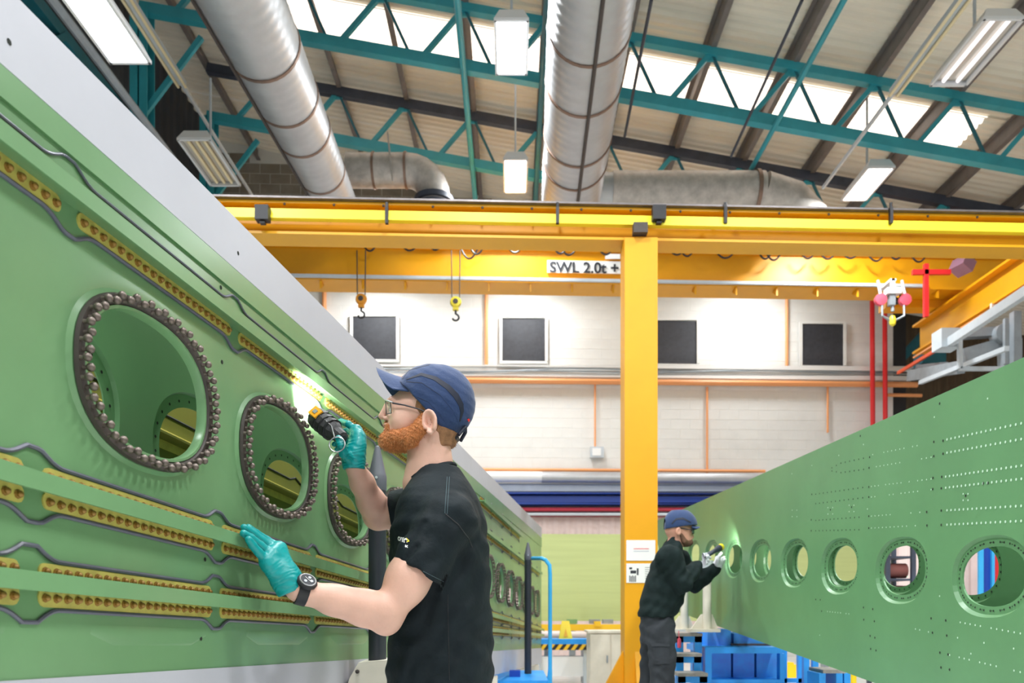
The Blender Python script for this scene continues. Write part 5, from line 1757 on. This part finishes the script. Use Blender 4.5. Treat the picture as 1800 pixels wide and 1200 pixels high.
def surf_strip(name, upper, lower, m, parent, tree, off, mirror_y=None):
    """a thin strip lying on a surface between two pixel polylines"""
    for mir in ((False, True) if mirror_y is not None else (False,)):
        b = MB()
        pts = []
        for (a, c) in zip(upper, lower):
            for q in (a, c):
                h, n = ray(tree, *q)
                if h is None:
                    continue
                if n.dot(CAMP - h) < 0:
                    n = -n
                p0, p1 = h + n * off, h - n * 0.002
                if mir:
                    p0, p1 = V(p0.x, 2 * mirror_y - p0.y, p0.z), V(p1.x, 2 * mirror_y - p1.y, p1.z)
                pts.append((p0, p1))
        n_ = len(pts) // 2
        vs = [p for pr in pts[:2 * n_] for p in pr]
        fs = []
        for i in range(n_ - 1):
            a, b2 = 4 * i, 4 * (i + 1)
            fs += [(a, b2, b2 + 2, a + 2), (a, a + 1, b2 + 1, b2), (a + 2, b2 + 2, b2 + 3, a + 3)]
        b.add(vs, fs)
        if vs:
            b.build(name, m, parent)
def dens(pl, n):
    out = []
    seg = len(pl) - 1
    for i in range(n + 1):
        t = i / n * seg
        k = min(int(t), seg - 1)
        out.append((lerp(pl[k][0], pl[k + 1][0], t - k), lerp(pl[k][1], pl[k + 1][1], t - k)))
    return out
bu = dens([z1px(*q) for q in ((832, 200), (945, 152), (1060, 180), (1160, 245), (1225, 310), (1262, 385), (1266, 440), (1240, 515))], 28)
bl = dens([z1px(*q) for q in ((834, 204), (945, 172), (1040, 205), (1130, 270), (1190, 335), (1228, 400), (1240, 450), (1232, 518))], 28)
surf_strip('mesh_band', bu, bl, SK['cap_band'], cap1, tr, 0.0012, YW)
for q in (((800, 195), (850, 130), (950, 100), (1015, 86)), ((830, 215), (950, 225), (1090, 320), (1180, 430), (1228, 530)), ((845, 300), (1000, 370), (1090, 470), (1150, 560), (1215, 600))):
    a = dens([z1px(*t) for t in q], 16)
    surf_strip('seam', a, [(x + 0.5, y + 1.0) for x, y in a], SK['cap_band'], cap1, tr, 0.0006, YW)
bpos = H(797, 770)
MB().box(H(801, 768), (0.012, 0.05, 0.022), R=Euler((0, math.radians(-40), 0)).to_matrix()).build('buckle', M['black'], cap1)
MB().tube([H(806, 764, -0.045), H(816, 752, -0.03), H(818, 749, 0.0), H(816, 752, 0.03), H(806, 764, 0.045)], 0.006, 8).build('back_strap', SK['cap_band'], cap1)
MB().box(H(824, 738.5, -0.03), (0.006, 0.014, 0.006), R=Euler((0, math.radians(-30), 0)).to_matrix()).build('red_label', M['red'], cap1)

# safety glasses
MB().tube([H(690, 707, -0.066), H(682, 704, -0.055), H(678, 703, -0.02), H(677.5, 704, 0), H(678, 703, 0.02), H(682, 704, 0.055), H(690, 707, 0.066)], 0.0024, 8).build('safety_glasses', SK['frame_lt'], w1)
go = bpy.data.objects[[o.name for o in w1.children if o.name.startswith('safety_glasses')][0]]
for s in (-1, 1):
    MB().tube([H(749, 724, s * 0.079), H(737, 719, s * 0.077), H(712, 712, s * 0.073), H(690, 708, s * 0.066)], [0.0022, 0.002, 0.0022, 0.0028], 8).build('temple', SK['frame'], go)
for s in (-1, 1):
    def ln(a, b, s=s):
        y = lerp(0.010, 0.062, a)
        x = 677.5 + 9 * a * a
        v0, v1 = 704 + 2 * a, 731 - 5 * a - 3 * (1 - a)
        return H(x + 1.5 * b, lerp(v0, v1, b), s * y)
    MB().grid(ln, 8, 6).build('lens', SK['lens'], go, sharp=80)
    rim = [ln(t / 8, 0) for t in range(9)] + [ln(1, t / 5) for t in range(1, 6)] + [ln(1 - t / 8, 1) for t in range(1, 9)] + [ln(0, 1 - t / 5) for t in range(1, 5)]
    MB().tube(rim, 0.0013, 6, closed=True).build('rim', SK['frame'], go)

# T-shirt
f = Field((-0.42, 2.08, 0.84), (0.02, 2.86, 1.62), 0.0042)
secs = []
for (v, uf, ub, ry) in ((1250, 682, 864, 0.180), (1200, 678, 867, 0.180), (1160, 680, 868, 0.178), (1115, 684, 866, 0.176), (1050, 687, 864, 0.180), (1000, 688, 863, 0.188), (960, 688, 861, 0.196),
                        (930, 690, 857, 0.200), (905, 695, 852, 0.200), (885, 701, 846, 0.192), (868, 709, 838, 0.172), (852, 718, 829, 0.138), (838, 726, 819, 0.105), (822, 738, 809, 0.078)):
    a, b = H(uf, v), H(ub, v)
    secs.append((a.z, (a.x + b.x) / 2, YW, (b.x - a.x) / 2 - 0.002, ry))
f.loft(secs, 0.02, n=2.25)
hemN = P(741, 1016, 2.235)
axn = (nE - nS).normalized()
fs2 = Field((-0.42, 2.08, 0.84), (0.02, 2.86, 1.62), 0.0042)
fs2.chain([nS + V(0.0, 0.045, 0.0), nS, lerp(nS, nE, 0.35), hemN + axn * 0.06], [0.083, 0.080, 0.076, 0.080], 0.01)
fs2.plane(hemN, axn)
fs2.cone(hemN + axn * 0.03, hemN - axn * 0.02, 0.068, 0.066, 0.0, 'cut')
f.put((slice(None),) * 3, fs2.v, 0.022, 'add')
fs2 = Field((-0.42, 2.08, 0.84), (0.02, 2.86, 1.62), 0.0042)
fs2.chain([fS + V(0, -0.04, 0), fS, lerp(fS, fE, 0.8)], [0.083, 0.078, 0.074], 0.01)
fs2.plane(lerp(fS, fE, 0.66), (fE - fS).normalized())
f.put((slice(None),) * 3, fs2.v, 0.022, 'add')
# creases
def crease(x, y, z):
    w = 0.0
    w = w + 0.0032 * np.sin((x * 0.55 + z * 0.9) * 62 + 1.6 * np.sin(z * 17 + y * 9) + y * 14)
    w = w + 0.0030 * np.sin((x * 0.9 - z * 0.6) * 96 + 1.2 * np.sin(z * 23 + x * 31))
    w = w + 0.0022 * np.sin(x * 38 + 5 * z + 1.8 * np.sin(y * 21 + z * 12))
    return w
f.displace(lambda x, y, z: crease(x, y, z) * np.clip((1.48 - z) / 0.1, 0.15, 1) * 0.85)
# sharp diagonal folds from the armpit
def foldline(a, b, depth, wid):
    f.cone(a, b, wid, wid * 0.6, 0.012, 'cut')
for (u0, v0, u1, v1, dy, wd) in ((745, 918, 716, 958, -0.262, 0.008), (733, 960, 712, 985, -0.275, 0.006), (775, 1060, 745, 1090, -0.215, 0.008), (800, 1040, 780, 1120, -0.222, 0.007), (760, 1130, 730, 1150, -0.205, 0.008), (830, 1000, 815, 1080, -0.2, 0.006), (850, 1110, 812, 1150, -0.19, 0.008)):
    foldline(P(u0, v0, YW + dy), P(u1, v1, YW + dy), 0.004, wd)
# neck opening and hollow sleeves
f.cone(H(757, 780), H(761, 812), 0.070, 0.070, 0.004, 'cut')
f.cone(H(735, 790), H(740, 828), 0.052, 0.05, 0.01, 'cut')
shirt = f.build('t_shirt', SK['shirt'], w1, 2)
trs = bvh(f)
def on_shirt(u, v, off=0.0012):
    h, n = ray(trs, u, v)
    if h is None:
        return None
    if n.dot(CAMP - h) < 0:
        n = -n
    return h + n * off
# collar band, hem stitching and shoulder seam lie on the cloth
def surf_line(name, pl, n, r, m, tree, parent, off=0.0004):
    pts = []
    for q in dens(pl, n):
        h, nn = ray(tree, *q)
        if h is not None:
            if nn.dot(CAMP - h) < 0:
                nn = -nn
            pts.append(h + nn * off)
    if len(pts) > 2:
        MB().tube(pts, r, 6).build(name, m, parent)
cpts = []
for i in range(28):
    a = 2 * math.pi * i / 28
    cx, cy = math.cos(a), math.sin(a)
    base = lerp(H(799, 818), H(719, 850), 0.5 + 0.5 * cx)
    cpts.append(base + V(0, cy * 0.072, 0.004 * abs(cy)))
MB().tube(cpts, 0.0085, 8, closed=True).build('collar', SK['shirt'], shirt)
surf_line('seam', [(786, 838), (784, 870), (782, 902)], 14, 0.0012, SK['seam'], trs, shirt)
surf_line('seam', [(790, 838), (788, 870), (786, 903)], 14, 0.0012, SK['seam'], trs, shirt)
surf_line('seam', [(783, 903), (806, 922), (824, 946), (830, 962)], 16, 0.0016, M['black'], trs, shirt)
surf_line('seam', [(708, 990), (744, 1004), (780, 1022)], 14, 0.0008, SK['seam'], trs, shirt)
surf_line('seam', [(787, 1045), (788, 1110), (790, 1195)], 14, 0.001, M['black'], trs, shirt)
# chest print
def chest(name, body, u0, v0, su, sv, m, slope):
    cu = bpy.data.curves.new('t', 'FONT')
    cu.body = body
    cu.size = 1.0
    cu.offset = 0.03
    tmp = bpy.data.objects.new('tmp', cu)
    COL.objects.link(tmp)
    me = bpy.data.meshes.new_from_object(tmp.evaluated_get(bpy.context.evaluated_depsgraph_get()))
    vs = [p.co.copy() for p in me.vertices]
    fs = [tuple(p.vertices) for p in me.polygons]
    bpy.data.objects.remove(tmp)
    bpy.data.curves.remove(cu)
    bpy.data.meshes.remove(me)
    out = []
    for p in vs:
        q = on_shirt(u0 + p.x * su, v0 - p.y * sv + p.x * su * slope, 0.0016)
        if q is None:
            return
        out.append(q)
    MB().add(out, fs).build(name, m, shirt)
chest('logo_lettering', 'ome', 700.0, 949.5, 8.8, 16.0, M['white'], 0.32)
chest('logo_chevron', '>', 714.5, 954.0, 8.5, 14.0, M['yellow'], 0.3)
chest('logo_lettering', 'ac', 712.0, 961.5, 6.2, 9.0, M['white'], 0.25)

# trousers and boots (mostly below the picture)
f = Field((-0.42, 2.2, 0.0), (0.06, 2.72, 0.96), 0.007)
xb = H(774, 1150).x
f.loft([(0.80, xb, YW, 0.135, 0.165), (0.86, xb, YW, 0.14, 0.17), (0.95, xb, YW, 0.13, 0.165)], 0.02)
for s in (-1, 1):
    f.chain([V(xb, YW + s * 0.09, 0.84), V(xb - 0.02, YW + s * 0.10, 0.48), V(xb + 0.02, YW + s * 0.11, 0.08)], [0.10, 0.078, 0.062], 0.02)
f.displace(lambda x, y, z: 0.003 * np.sin(z * 70 + 2 * np.sin(x * 30)))
f.build('trousers', SK['trouser'], w1, 1)
for s in (-1, 1):
    f = Field((xb - 0.24, YW + s * 0.11 - 0.08, -0.01), (xb + 0.12, YW + s * 0.11 + 0.08, 0.2), 0.005)
    f.cone(V(xb + 0.03, YW + s * 0.11, 0.14), V(xb + 0.03, YW + s * 0.11, 0.06), 0.06, 0.055, 0.02)
    f.cone(V(xb + 0.03, YW + s * 0.11, 0.045), V(xb - 0.15, YW + s * 0.12, 0.04), 0.05, 0.045, 0.03)
    f.plane(V(0, 0, 0.0), (0, 0, -1))
    f.build('boot', SK['boot'], w1, 1)

# gloves
def glove(name, m, parent, lo, hi, wrist, wdir, palm, fingers, thumb, pr, fr, wr, h=0.0023, fold=0.0011, extra=()):
    f = Field(lo, hi, h)
    for (a, b, ra, rb) in extra:
        f.cone(a, b, ra, rb, 0.018)
    for kn in palm:
        f.cone(wrist + wdir * 0.02, kn, wr * 0.85, pr, 0.02)
    for i in range(len(palm) - 1):
        f.cone(palm[i], palm[i + 1], pr, pr, 0.015)
    f.cone(wrist - wdir * 0.03, wrist + wdir * 0.03, wr * 1.06, wr * 0.95, 0.02)
    for fg in fingers:
        n = len(fg)
        f.chain(fg, [fr * (1.12 - 0.26 * i / (n - 1)) for i in range(n)], 0.0035)
    n = len(thumb)
    f.chain(thumb, [fr * (1.5 - 0.45 * i / (n - 1)) for i in range(n)], 0.006)
    wx, wy, wz = wdir
    f.displace(lambda x, y, z: fold * np.sin((x * wx + y * wy + z * wz) * 520 + 2.2 * np.sin((x - z) * 130) + 1.7 * np.sin(y * 170)) * np.clip(1 - ((x - wrist[0]) * wx + (y - wrist[1]) * wy + (z - wrist[2]) * wz) / 0.13, 0.12, 1))
    f.plane(wrist - wdir * 0.014, -wdir)
    ob = f.build(name, m, parent, 1)
    return ob, f
wr = P(511, 1031, 2.1)
kn = [P(491, 964, 2.125), P(485, 968, 2.105), P(478, 975, 2.08), P(469, 986, 2.06)]
fg = [[P(491, 963, 2.125), P(468, 949, 2.11), P(450, 937, 2.085), P(437, 927, 2.06)],
      [P(485, 967, 2.105), P(461, 950, 2.085), P(443, 936, 2.06), P(429, 927, 2.035)],
      [P(478, 975, 2.08), P(457, 958, 2.06), P(441, 945, 2.035), P(428, 937, 2.015)],
      [P(469, 986, 2.06), P(455, 971, 2.04), P(444, 958, 2.02), P(437, 948, 2.005)]]
th = [P(503, 1010, 2.13), P(486, 985, 2.165), P(470, 968, 2.17), P(456, 955, 2.15)]
glove('glove', SK['glove'], w1, (-0.80, 1.94, 1.14), (-0.52, 2.24, 1.40), wr, (P(485, 972, 2.09) - wr).normalized(), kn, fg, th, 0.0165, 0.0112, 0.033, extra=((P(502, 1034, 2.09), P(474, 996, 2.06), 0.022, 0.018), (P(506, 1014, 2.12), P(488, 970, 2.12), 0.021, 0.017), (P(497, 1022, 2.10), P(482, 988, 2.09), 0.026, 0.02)))
wr = P(622, 817, 2.485)
kn = [P(626, 757, 2.50), P(631, 769, 2.485), P(631, 782, 2.475), P(626, 795, 2.47)]
fg = [[P(626, 756, 2.50), P(612, 745, 2.50), P(600, 741, 2.53), P(590, 744, 2.56)],
      [P(631, 768, 2.485), P(612, 757, 2.55), P(594, 762, 2.555), P(585, 768, 2.53)],
      [P(631, 781, 2.475), P(612, 775, 2.545), P(596, 777, 2.54), P(588, 780, 2.51)],
      [P(626, 794, 2.47), P(610, 790, 2.53), P(598, 789, 2.52), P(593, 789, 2.49)]]
th = [P(614, 806, 2.455), P(604, 796, 2.42), P(600, 783, 2.40), P(595, 771, 2.405)]
glove('glove', SK['glove'], w1, (-0.62, 2.30, 1.50), (-0.40, 2.64, 1.76), wr, (P(622, 775, 2.485) - wr).normalized(), kn, fg, th, 0.017, 0.0105, 0.031)

# watch
axw = (nE - nW).normalized()
cw_ = nW + axw * 0.018
nn_ = V(0, -0.70, 0.72)
nn_ = (nn_ - axw * nn_.dot(axw)).normalized()
sd = axw.cross(nn_).normalized()
wt = MB()
vs = []
for i in range(32):
    a = 2 * math.pi * i / 32
    rr = 0.0335 + (0.0012 if i % 2 else 0)
    for (o, q) in ((-0.0145, 0.0), (-0.0135, 0.004), (0.0135, 0.004), (0.0145, 0.0)):
        vs.append(cw_ + axw * o + (nn_ * math.cos(a) + sd * math.sin(a)) * (rr + q))
fs = []
for i in range(32):
    j = (i + 1) % 32
    for k in range(4):
        k2 = (k + 1) % 4
        fs.append((i * 4 + k, i * 4 + k2, j * 4 + k2, j * 4 + k))
wo = wt.add(vs, fs).build('wristwatch', SK['watch'], w1)
wc_ = cw_ + nn_ * 0.034
MB().lathe([(0.021, -0.006), (0.0275, 0.0), (0.028, 0.006), (0.0245, 0.011), (0.0195, 0.0118)], wc_, nn_, 12).build('case', SK['watch'], wo)
MB().lathe([(0.0185, 0.0118), (0.0185, 0.0124)], wc_, nn_, 24).build('dial', M['ink'], wo)
MB().lathe([(0.0225, 0.0112), (0.0222, 0.0128), (0.0196, 0.0126), (0.0192, 0.0118)], wc_, nn_, 24).build('bezel', SK['steel'], wo)
MB().beam(wc_ + nn_ * 0.0128 - sd * 0.008 - axw * 0.008, wc_ + nn_ * 0.0128 + sd * 0.007 + axw * 0.010, 0.0025, 0.0006).build('hand', M['white'], wo)
for (a, b) in ((-0.009, 0.004), (0.007, -0.006), (0.002, 0.010)):
    MB().lathe([(0.0042, 0.0125), (0.0042, 0.0130)], wc_ + sd * a + axw * b, nn_, 10).build('subdial', M['lgrey'], wo)
for s in (-1, 1):
    MB().box(wc_ + axw * s * 0.024 + nn_ * 0.004, (0.006, 0.006, 0.005)).build('button', SK['steel'], wo)

# torch held over the panel
tl = P(556, 733, 2.50)
tdir = (LP(2.56, 1.83) - tl).normalized()
t0 = P(592, 762, 2.45)
tax = (tl - t0).normalized()
to = thing('torch', 'black torch with orange plate and steel ring in the near worker\'s gloved hand', 'torch', tuple(t0))
tlen = (tl - t0).length
MB().lathe([(0.012, -0.035), (0.021, -0.030), (0.023, 0.0), (0.029, 0.010), (0.033, 0.03), (0.035, tlen - 0.01), (0.033, tlen), (0.029, tlen + 0.002)], t0, tax, 10).build('casing', mat('scuffed_black_rubber', (58, 58, 60), 0.6, var=0.35, vscale=60, bump=0.3, bscale=200), to, sharp=25)
for q in (0.2, 0.42, 0.64):
    MB().lathe([(0.032, 0.0), (0.0365, 0.002), (0.0365, 0.006), (0.032, 0.008)], t0 + tax * (tlen * q), tax, 12).build('grip_ring', M['black'], to)
sidev = (V(0.0, -1, 0.35) - tax * V(0.0, -1, 0.35).dot(tax)).normalized()
upv = tax.cross(sidev).normalized()
pcn = t0 + tax * (tlen * 0.82) + sidev * 0.035
Rm = Matrix((tax, upv, sidev)).transposed()
MB().box(pcn, (0.036, 0.032, 0.008), R=Rm).build('orange_plate', mat('torch_orange', (240, 166, 30), 0.4), to)
MB().box(pcn + sidev * 0.005, (0.014, 0.013, 0.003), R=Rm).build('switch', M['grey'], to)
MB().lathe([(0.024, 0), (0.024, 0.002)], tl + tax * 0.001, tax, 20).build('lamp_glass', mat('torch_glass', (255, 252, 244), 0.2, emit=6.0), to)
rc = P(592.5, 781, 2.385)
MB().tube([rc + V(0.0235 * math.cos(a), 0.006 * math.sin(a), 0.0235 * math.sin(a)) for a in [2 * math.pi * i / 24 for i in range(24)]], 0.0022, 8, closed=True).build('ring', SK['steel'], to)
MB().tube([rc + V(-0.008, -0.001, 0.023), t0 + sidev * 0.028 + tax * 0.01, t0 + sidev * 0.034 + tax * 0.035], 0.0022, 8).build('clip', SK['steel'], to)
def spot(parent, loc, aim, watts, angle, blend=0.5, rad=0.02):
    ld = bpy.data.lights.new('torch_beam', 'SPOT')
    ld.energy = watts
    ld.spot_size = math.radians(angle)
    ld.spot_blend = blend
    ld.shadow_soft_size = rad
    ld.color = (1.0, 0.98, 0.93)
    o = bpy.data.objects.new('torch_beam', ld)
    COL.objects.link(o)
    o.parent = parent
    o.location = V(loc) - V(ORG[parent.name])
    o.rotation_euler = (V(aim) - V(loc)).to_track_quat('-Z', 'Y').to_euler()
    return o
spot(to, tl + tax * 0.012, LP(2.60, 1.86), TORCH_POWER, 135, 1.0)

# ------------------------------------------------------------------ far worker
Y2 = 5.83
w2 = thing('person', 'worker in dark fleece, grey trousers and blue cap by the right skin', 'person', (1.1, Y2, 0))
def Z4(x, y, dy=0.0):
    return P(1100 + x * 0.26667, 880 + y * 0.26667, Y2) + V(0, dy, 0)
def A4(x, y, Y):
    return P(1100 + x * 0.26667, 880 + y * 0.26667, Y)
# body skin: head, neck, core, arms
sN, eN, wN = A4(285, 375, 5.64), A4(372, 545, 5.62), A4(468, 430, 5.80)
sF, eF, wF = A4(345, 390, 6.02), A4(455, 545, 6.08), A4(592, 448, 6.06)
f = Field((0.85, 5.45, 1.0), (1.72, 6.25, 1.86), 0.0045)
f.loft([(1.12, Z4(240, 680).x, Y2, 0.09, 0.12), (1.3, Z4(250, 500).x, Y2, 0.12, 0.15), (1.52, Z4(290, 320).x, Y2, 0.08, 0.12)], 0.01)
f.cone(Z4(335, 250), Z4(310, 325), 0.056, 0.066, 0.02)
f.ell(Z4(345, 180), (0.098, 0.076, 0.095), 0.02)
f.ell(Z4(382, 215), (0.058, 0.060, 0.085), 0.02)
f.ell(Z4(388, 258), (0.054, 0.05, 0.042), 0.02)
f.cone(Z4(426, 205), Z4(439, 238), 0.010, 0.013, 0.01)
f.cone(Z4(415, 190, -0.03), Z4(415, 190, 0.03), 0.012, 0.012, 0.01)
f.ell(Z4(425, 262), (0.014, 0.02, 0.006), 0.006)
f.ell(Z4(424, 272), (0.014, 0.019, 0.007), 0.006)
f.ell(Z4(426, 266), (0.02, 0.022, 0.0018), 0.003, 'cut')
for s in (-1, 1):
    f.ell(Z4(430, 208, s * 0.033), (0.014, 0.018, 0.011), 0.008, 'cut')
    f.ell(Z4(420, 209, s * 0.033), (0.0125, 0.0125, 0.0125), 0.003)
    f.ell(Z4(332, 208, s * 0.08), (0.021, 0.010, 0.033), 0.006)
    f.ell(Z4(336, 207, s * 0.092), (0.011, 0.009, 0.018), 0.004, 'cut')
f.chain([sN, eN, wN], [0.055, 0.042, 0.03], 0.02)
f.chain([sF, eF, wF], [0.055, 0.042, 0.03], 0.02)
f.build('body', SK['skin2'], w2, 1)
# stubble beard
f = Field((Z4(320, 0).x, Y2 - 0.1, Z4(0, 325).z), (Z4(460, 0).x, Y2 + 0.1, Z4(0, 190).z), 0.004)
f.ell(Z4(395, 272), (0.056, 0.051, 0.036), 0.02)
for s in (-1, 1):
    f.cone(Z4(352, 225, s * 0.062), Z4(375, 270, s * 0.052), 0.012, 0.022, 0.015)
    f.cone(Z4(433, 250, s * 0.004), Z4(422, 265, s * 0.024), 0.006, 0.008, 0.006)
f.ell(Z4(436, 266), (0.012, 0.02, 0.009), 0.005, 'cut')
f.build('beard', mat('dark_stubble', (112, 80, 62), 0.8, var=0.25, vscale=60), w2, 1)
# cap
f = Field((Z4(255, 0).x, Y2 - 0.11, Z4(0, 235).z), (Z4(470, 0).x, Y2 + 0.11, Z4(0, 65).z), 0.004)
f.ell(Z4(350, 165), (0.116, 0.09, 0.128), 0.02)
f.ell(Z4(375, 160), (0.105, 0.085, 0.10), 0.03)
pa, pb = Z4(283, 200), Z4(450, 178)
nrm2 = V(-(pb - pa).z, 0, (pb - pa).x).normalized()
f.plane(Z4(350, 176), -nrm2)
f.ell(Z4(350, 172), (0.105, 0.08, 0.116), 0.0, 'cut')
cap2 = f.build('cap', SK['cap'], w2, 1)
tr2 = bvh(f)
def brim2(t, s_):
    s = 2 * s_ - 1
    root = Z4(440 - 22 * s * s, 160 + 18 * s * s, s * 0.076)
    L = math.sqrt(max(0.0, 1 - s * s)) ** 0.8
    d = Z4(488, 172 + 12 * s * s) - Z4(440, 160)
    return root + d * (t * L)
b_ = MB().grid(brim2, 8, 16)
n0 = len(b_.v)
b_.v += [tuple(V(p) + V(0, 0, -0.005)) for p in b_.v[:n0]]
b_.f += [tuple(i + n0 for i in reversed(q)) for q in b_.f[:]]
for j in range(16):
    b_.f.append((8 * 17 + j, 8 * 17 + j + 1, 8 * 17 + j + 1 + n0, 8 * 17 + j + n0))
b_.build('brim', SK['cap'], cap2, sharp=60)
def z4px(x, y):
    return 1100 + x * 0.26667, 880 + y * 0.26667
surf_strip('mesh_band', dens([z4px(*q) for q in ((300, 150), (330, 115), (380, 110), (430, 140))], 14), dens([z4px(*q) for q in ((306, 156), (332, 127), (378, 122), (428, 146))], 14), SK['cap_band'], cap2, tr2, 0.002, Y2)
# glasses
g2 = MB().tube([Z4(420, 197, -0.070), Z4(444, 194, -0.04), Z4(450, 196, 0), Z4(444, 194, 0.04), Z4(420, 197, 0.070)], 0.003, 6).build('safety_glasses', M['black'], w2)
for s in (-1, 1):
    MB().tube([Z4(330, 184, s * 0.080), Z4(380, 192, s * 0.077), Z4(420, 197, s * 0.070)], 0.004, 6).build('temple', M['black'], g2)
for s in (-1, 1):
    MB().grid(lambda a, b, s=s: Z4(451 - 30 * a * a, lerp(194, 217, b), s * lerp(0.006, 0.071, a)), 6, 4).build('lens', mat('grey_lens', (84, 88, 88), 0.08, metal=0.3), g2, sharp=80)
# fleece
f = Field((0.80, 5.45, 0.97), (1.70, 6.26, 1.74), 0.0055)
secs = []
for (y, xf, xb_, ry) in ((765, 318, 88, 0.185), (735, 342, 82, 0.19), (680, 372, 95, 0.195), (600, 386, 112, 0.2), (520, 388, 138, 0.205), (440, 382, 162, 0.21), (380, 372, 188, 0.205), (340, 366, 212, 0.18), (310, 366, 236, 0.14), (285, 368, 252, 0.1), (262, 352, 262, 0.074), (238, 336, 266, 0.07)):
    a, b = Z4(xb_, y), Z4(xf, y)
    secs.append((a.z, (a.x + b.x) / 2, Y2, (b.x - a.x) / 2, ry))
f.loft(secs, 0.02, n=2.2)
f.chain([sN + V(0, 0.05, 0), sN, eN, lerp(eN, wN, 0.5), wN], [0.085, 0.085, 0.066, 0.058, 0.046], 0.03)
f.chain([sF + V(0, -0.04, 0), sF, eF, lerp(eF, wF, 0.5), wF], [0.085, 0.082, 0.064, 0.056, 0.046], 0.03)
f.displace(lambda x, y, z: 0.003 * np.sin((x * 0.6 + z) * 48 + 1.8 * np.sin(z * 15 + y * 9)) + 0.003 * np.sin((x - z * 0.5) * 88 + 1.5 * np.sin(z * 25)))
f.cone(Z4(312, 205), Z4(312, 262), 0.06, 0.064, 0.006, 'cut')
f.cone(Z4(362, 225), Z4(352, 285), 0.05, 0.045, 0.01, 'cut')
fl2 = f.build('fleece', SK['fleece'], w2, 2)
# trousers with thigh pocket
f = Field((0.80, 5.50, 0.0), (1.36, 6.16, 1.13), 0.007)
f.loft([(0.88, Z4(215, 860).x, Y2, 0.125, 0.17), (1.0, Z4(208, 780).x, Y2, 0.125, 0.175), (1.12, Z4(208, 740).x, Y2, 0.12, 0.17)], 0.02)
f.chain([A4(232, 850, 5.73), A4(242, 1060, 5.70), A4(240, 1240, 5.68), A4(228, 1500, 5.68)], [0.105, 0.094, 0.085, 0.068], 0.02)
f.chain([A4(185, 850, 5.93), A4(178, 1060, 5.97), A4(150, 1240, 5.98), A4(120, 1480, 5.98)], [0.105, 0.09, 0.08, 0.066], 0.02)
f.displace(lambda x, y, z: 0.004 * np.sin(z * 55 + 2.5 * np.sin(x * 24 + z * 9)) + 0.003 * np.sin(x * 60 - z * 40 + 2 * np.sin(z * 21)))
tr_o = f.build('trousers', SK['trouser'], w2, 1)
trt = bvh(f)
pk_u = dens([z4px(170, 940), z4px(285, 945)], 10)
pk_l = dens([z4px(180, 960), z4px(283, 962)], 10)
surf_strip('pocket_flap', pk_u, pk_l, SK['trouser'], tr_o, trt, 0.012)
surf_strip('pocket', dens([z4px(180, 960), z4px(283, 962)], 10), dens([z4px(196, 1075), z4px(285, 1075)], 10), SK['trouser'], tr_o, trt, 0.007)
for (cx, cy, Y) in ((228, 1500, 5.68), (120, 1480, 5.98)):
    q = A4(cx, cy, Y)
    f = Field((q.x - 0.12, Y - 0.08, -0.01), (q.x + 0.24, Y + 0.08, 0.2), 0.006)
    f.cone(V(q.x, Y, 0.14), V(q.x, Y, 0.06), 0.06, 0.055, 0.02)
    f.cone(V(q.x, Y, 0.045), V(q.x + 0.16, Y, 0.04), 0.05, 0.045, 0.03)
    f.plane(V(0, 0, 0.0), (0, 0, -1))
    f.build('boot', SK['boot'], w2, 1)
# gloves
wr = A4(478, 425, 5.82)
kn = [A4(505, 362, 5.86), A4(512, 375, 5.83), A4(514, 390, 5.80), A4(508, 404, 5.78)]
fg = [[A4(505, 362, 5.86), A4(530, 352, 5.85), A4(550, 352, 5.87)], [A4(512, 375, 5.83), A4(538, 368, 5.82), A4(556, 375, 5.85)], [A4(514, 390, 5.80), A4(538, 388, 5.79), A4(548, 398, 5.82)], [A4(508, 404, 5.78), A4(528, 408, 5.78), A4(535, 416, 5.81)]]
th = [A4(490, 392, 5.78), A4(515, 372, 5.765), A4(540, 362, 5.78)]
glove('glove', SK['wglove'], w2, (1.40, 5.64, 1.42), (1.64, 5.96, 1.66), wr, (A4(510, 385, 5.82) - wr).normalized(), kn, fg, th, 0.019, 0.0118, 0.034, 0.0035, 0.0008)
wr = A4(597, 445, 6.06)
kn = [A4(606, 380, 6.10), A4(618, 392, 6.08), A4(622, 405, 6.06), A4(618, 420, 6.04)]
fg = [[A4(606, 380, 6.10), A4(618, 358, 6.12), A4(630, 345, 6.14)], [A4(618, 392, 6.08), A4(636, 380, 6.10), A4(648, 372, 6.13)], [A4(622, 405, 6.06), A4(642, 396, 6.08), A4(654, 386, 6.11)], [A4(618, 420, 6.04), A4(636, 414, 6.06), A4(646, 404, 6.09)]]
th = [A4(600, 415, 6.02), A4(608, 392, 6.0), A4(616, 372, 6.02)]
glove('glove', SK['wglove'], w2, (1.52, 5.90, 1.40), (1.78, 6.26, 1.72), wr, (A4(612, 400, 6.07) - wr).normalized(), kn, fg, th, 0.019, 0.0118, 0.034, 0.0035, 0.0008)
# torch of the far worker
a, b = A4(525, 366, 5.84), A4(632, 302, 5.95)
ax2 = (b - a).normalized()
t2 = thing('torch', 'slim dark torch with yellow tip held up by the far worker', 'torch', tuple(a))
L2_ = (b - a).length
MB().lathe([(0.014, 0), (0.017, 0.005), (0.017, L2_ * 0.62), (0.024, L2_ * 0.72), (0.025, L2_ * 0.88)], a, ax2, 14).build('barrel', M['navy_steel'], t2)
MB().lathe([(0.026, L2_ * 0.88), (0.026, L2_)], a, ax2, 14).build('bezel', M['yellow'], t2)
MB().lathe([(0.021, L2_), (0.021, L2_ + 0.002)], a, ax2, 14).build('lamp_glass', MATS['torch_glass'], t2)
spot(t2, b + ax2 * 0.012, RPt(6.16, 1.62), TORCH_POWER * 0.55, 80, 0.9)
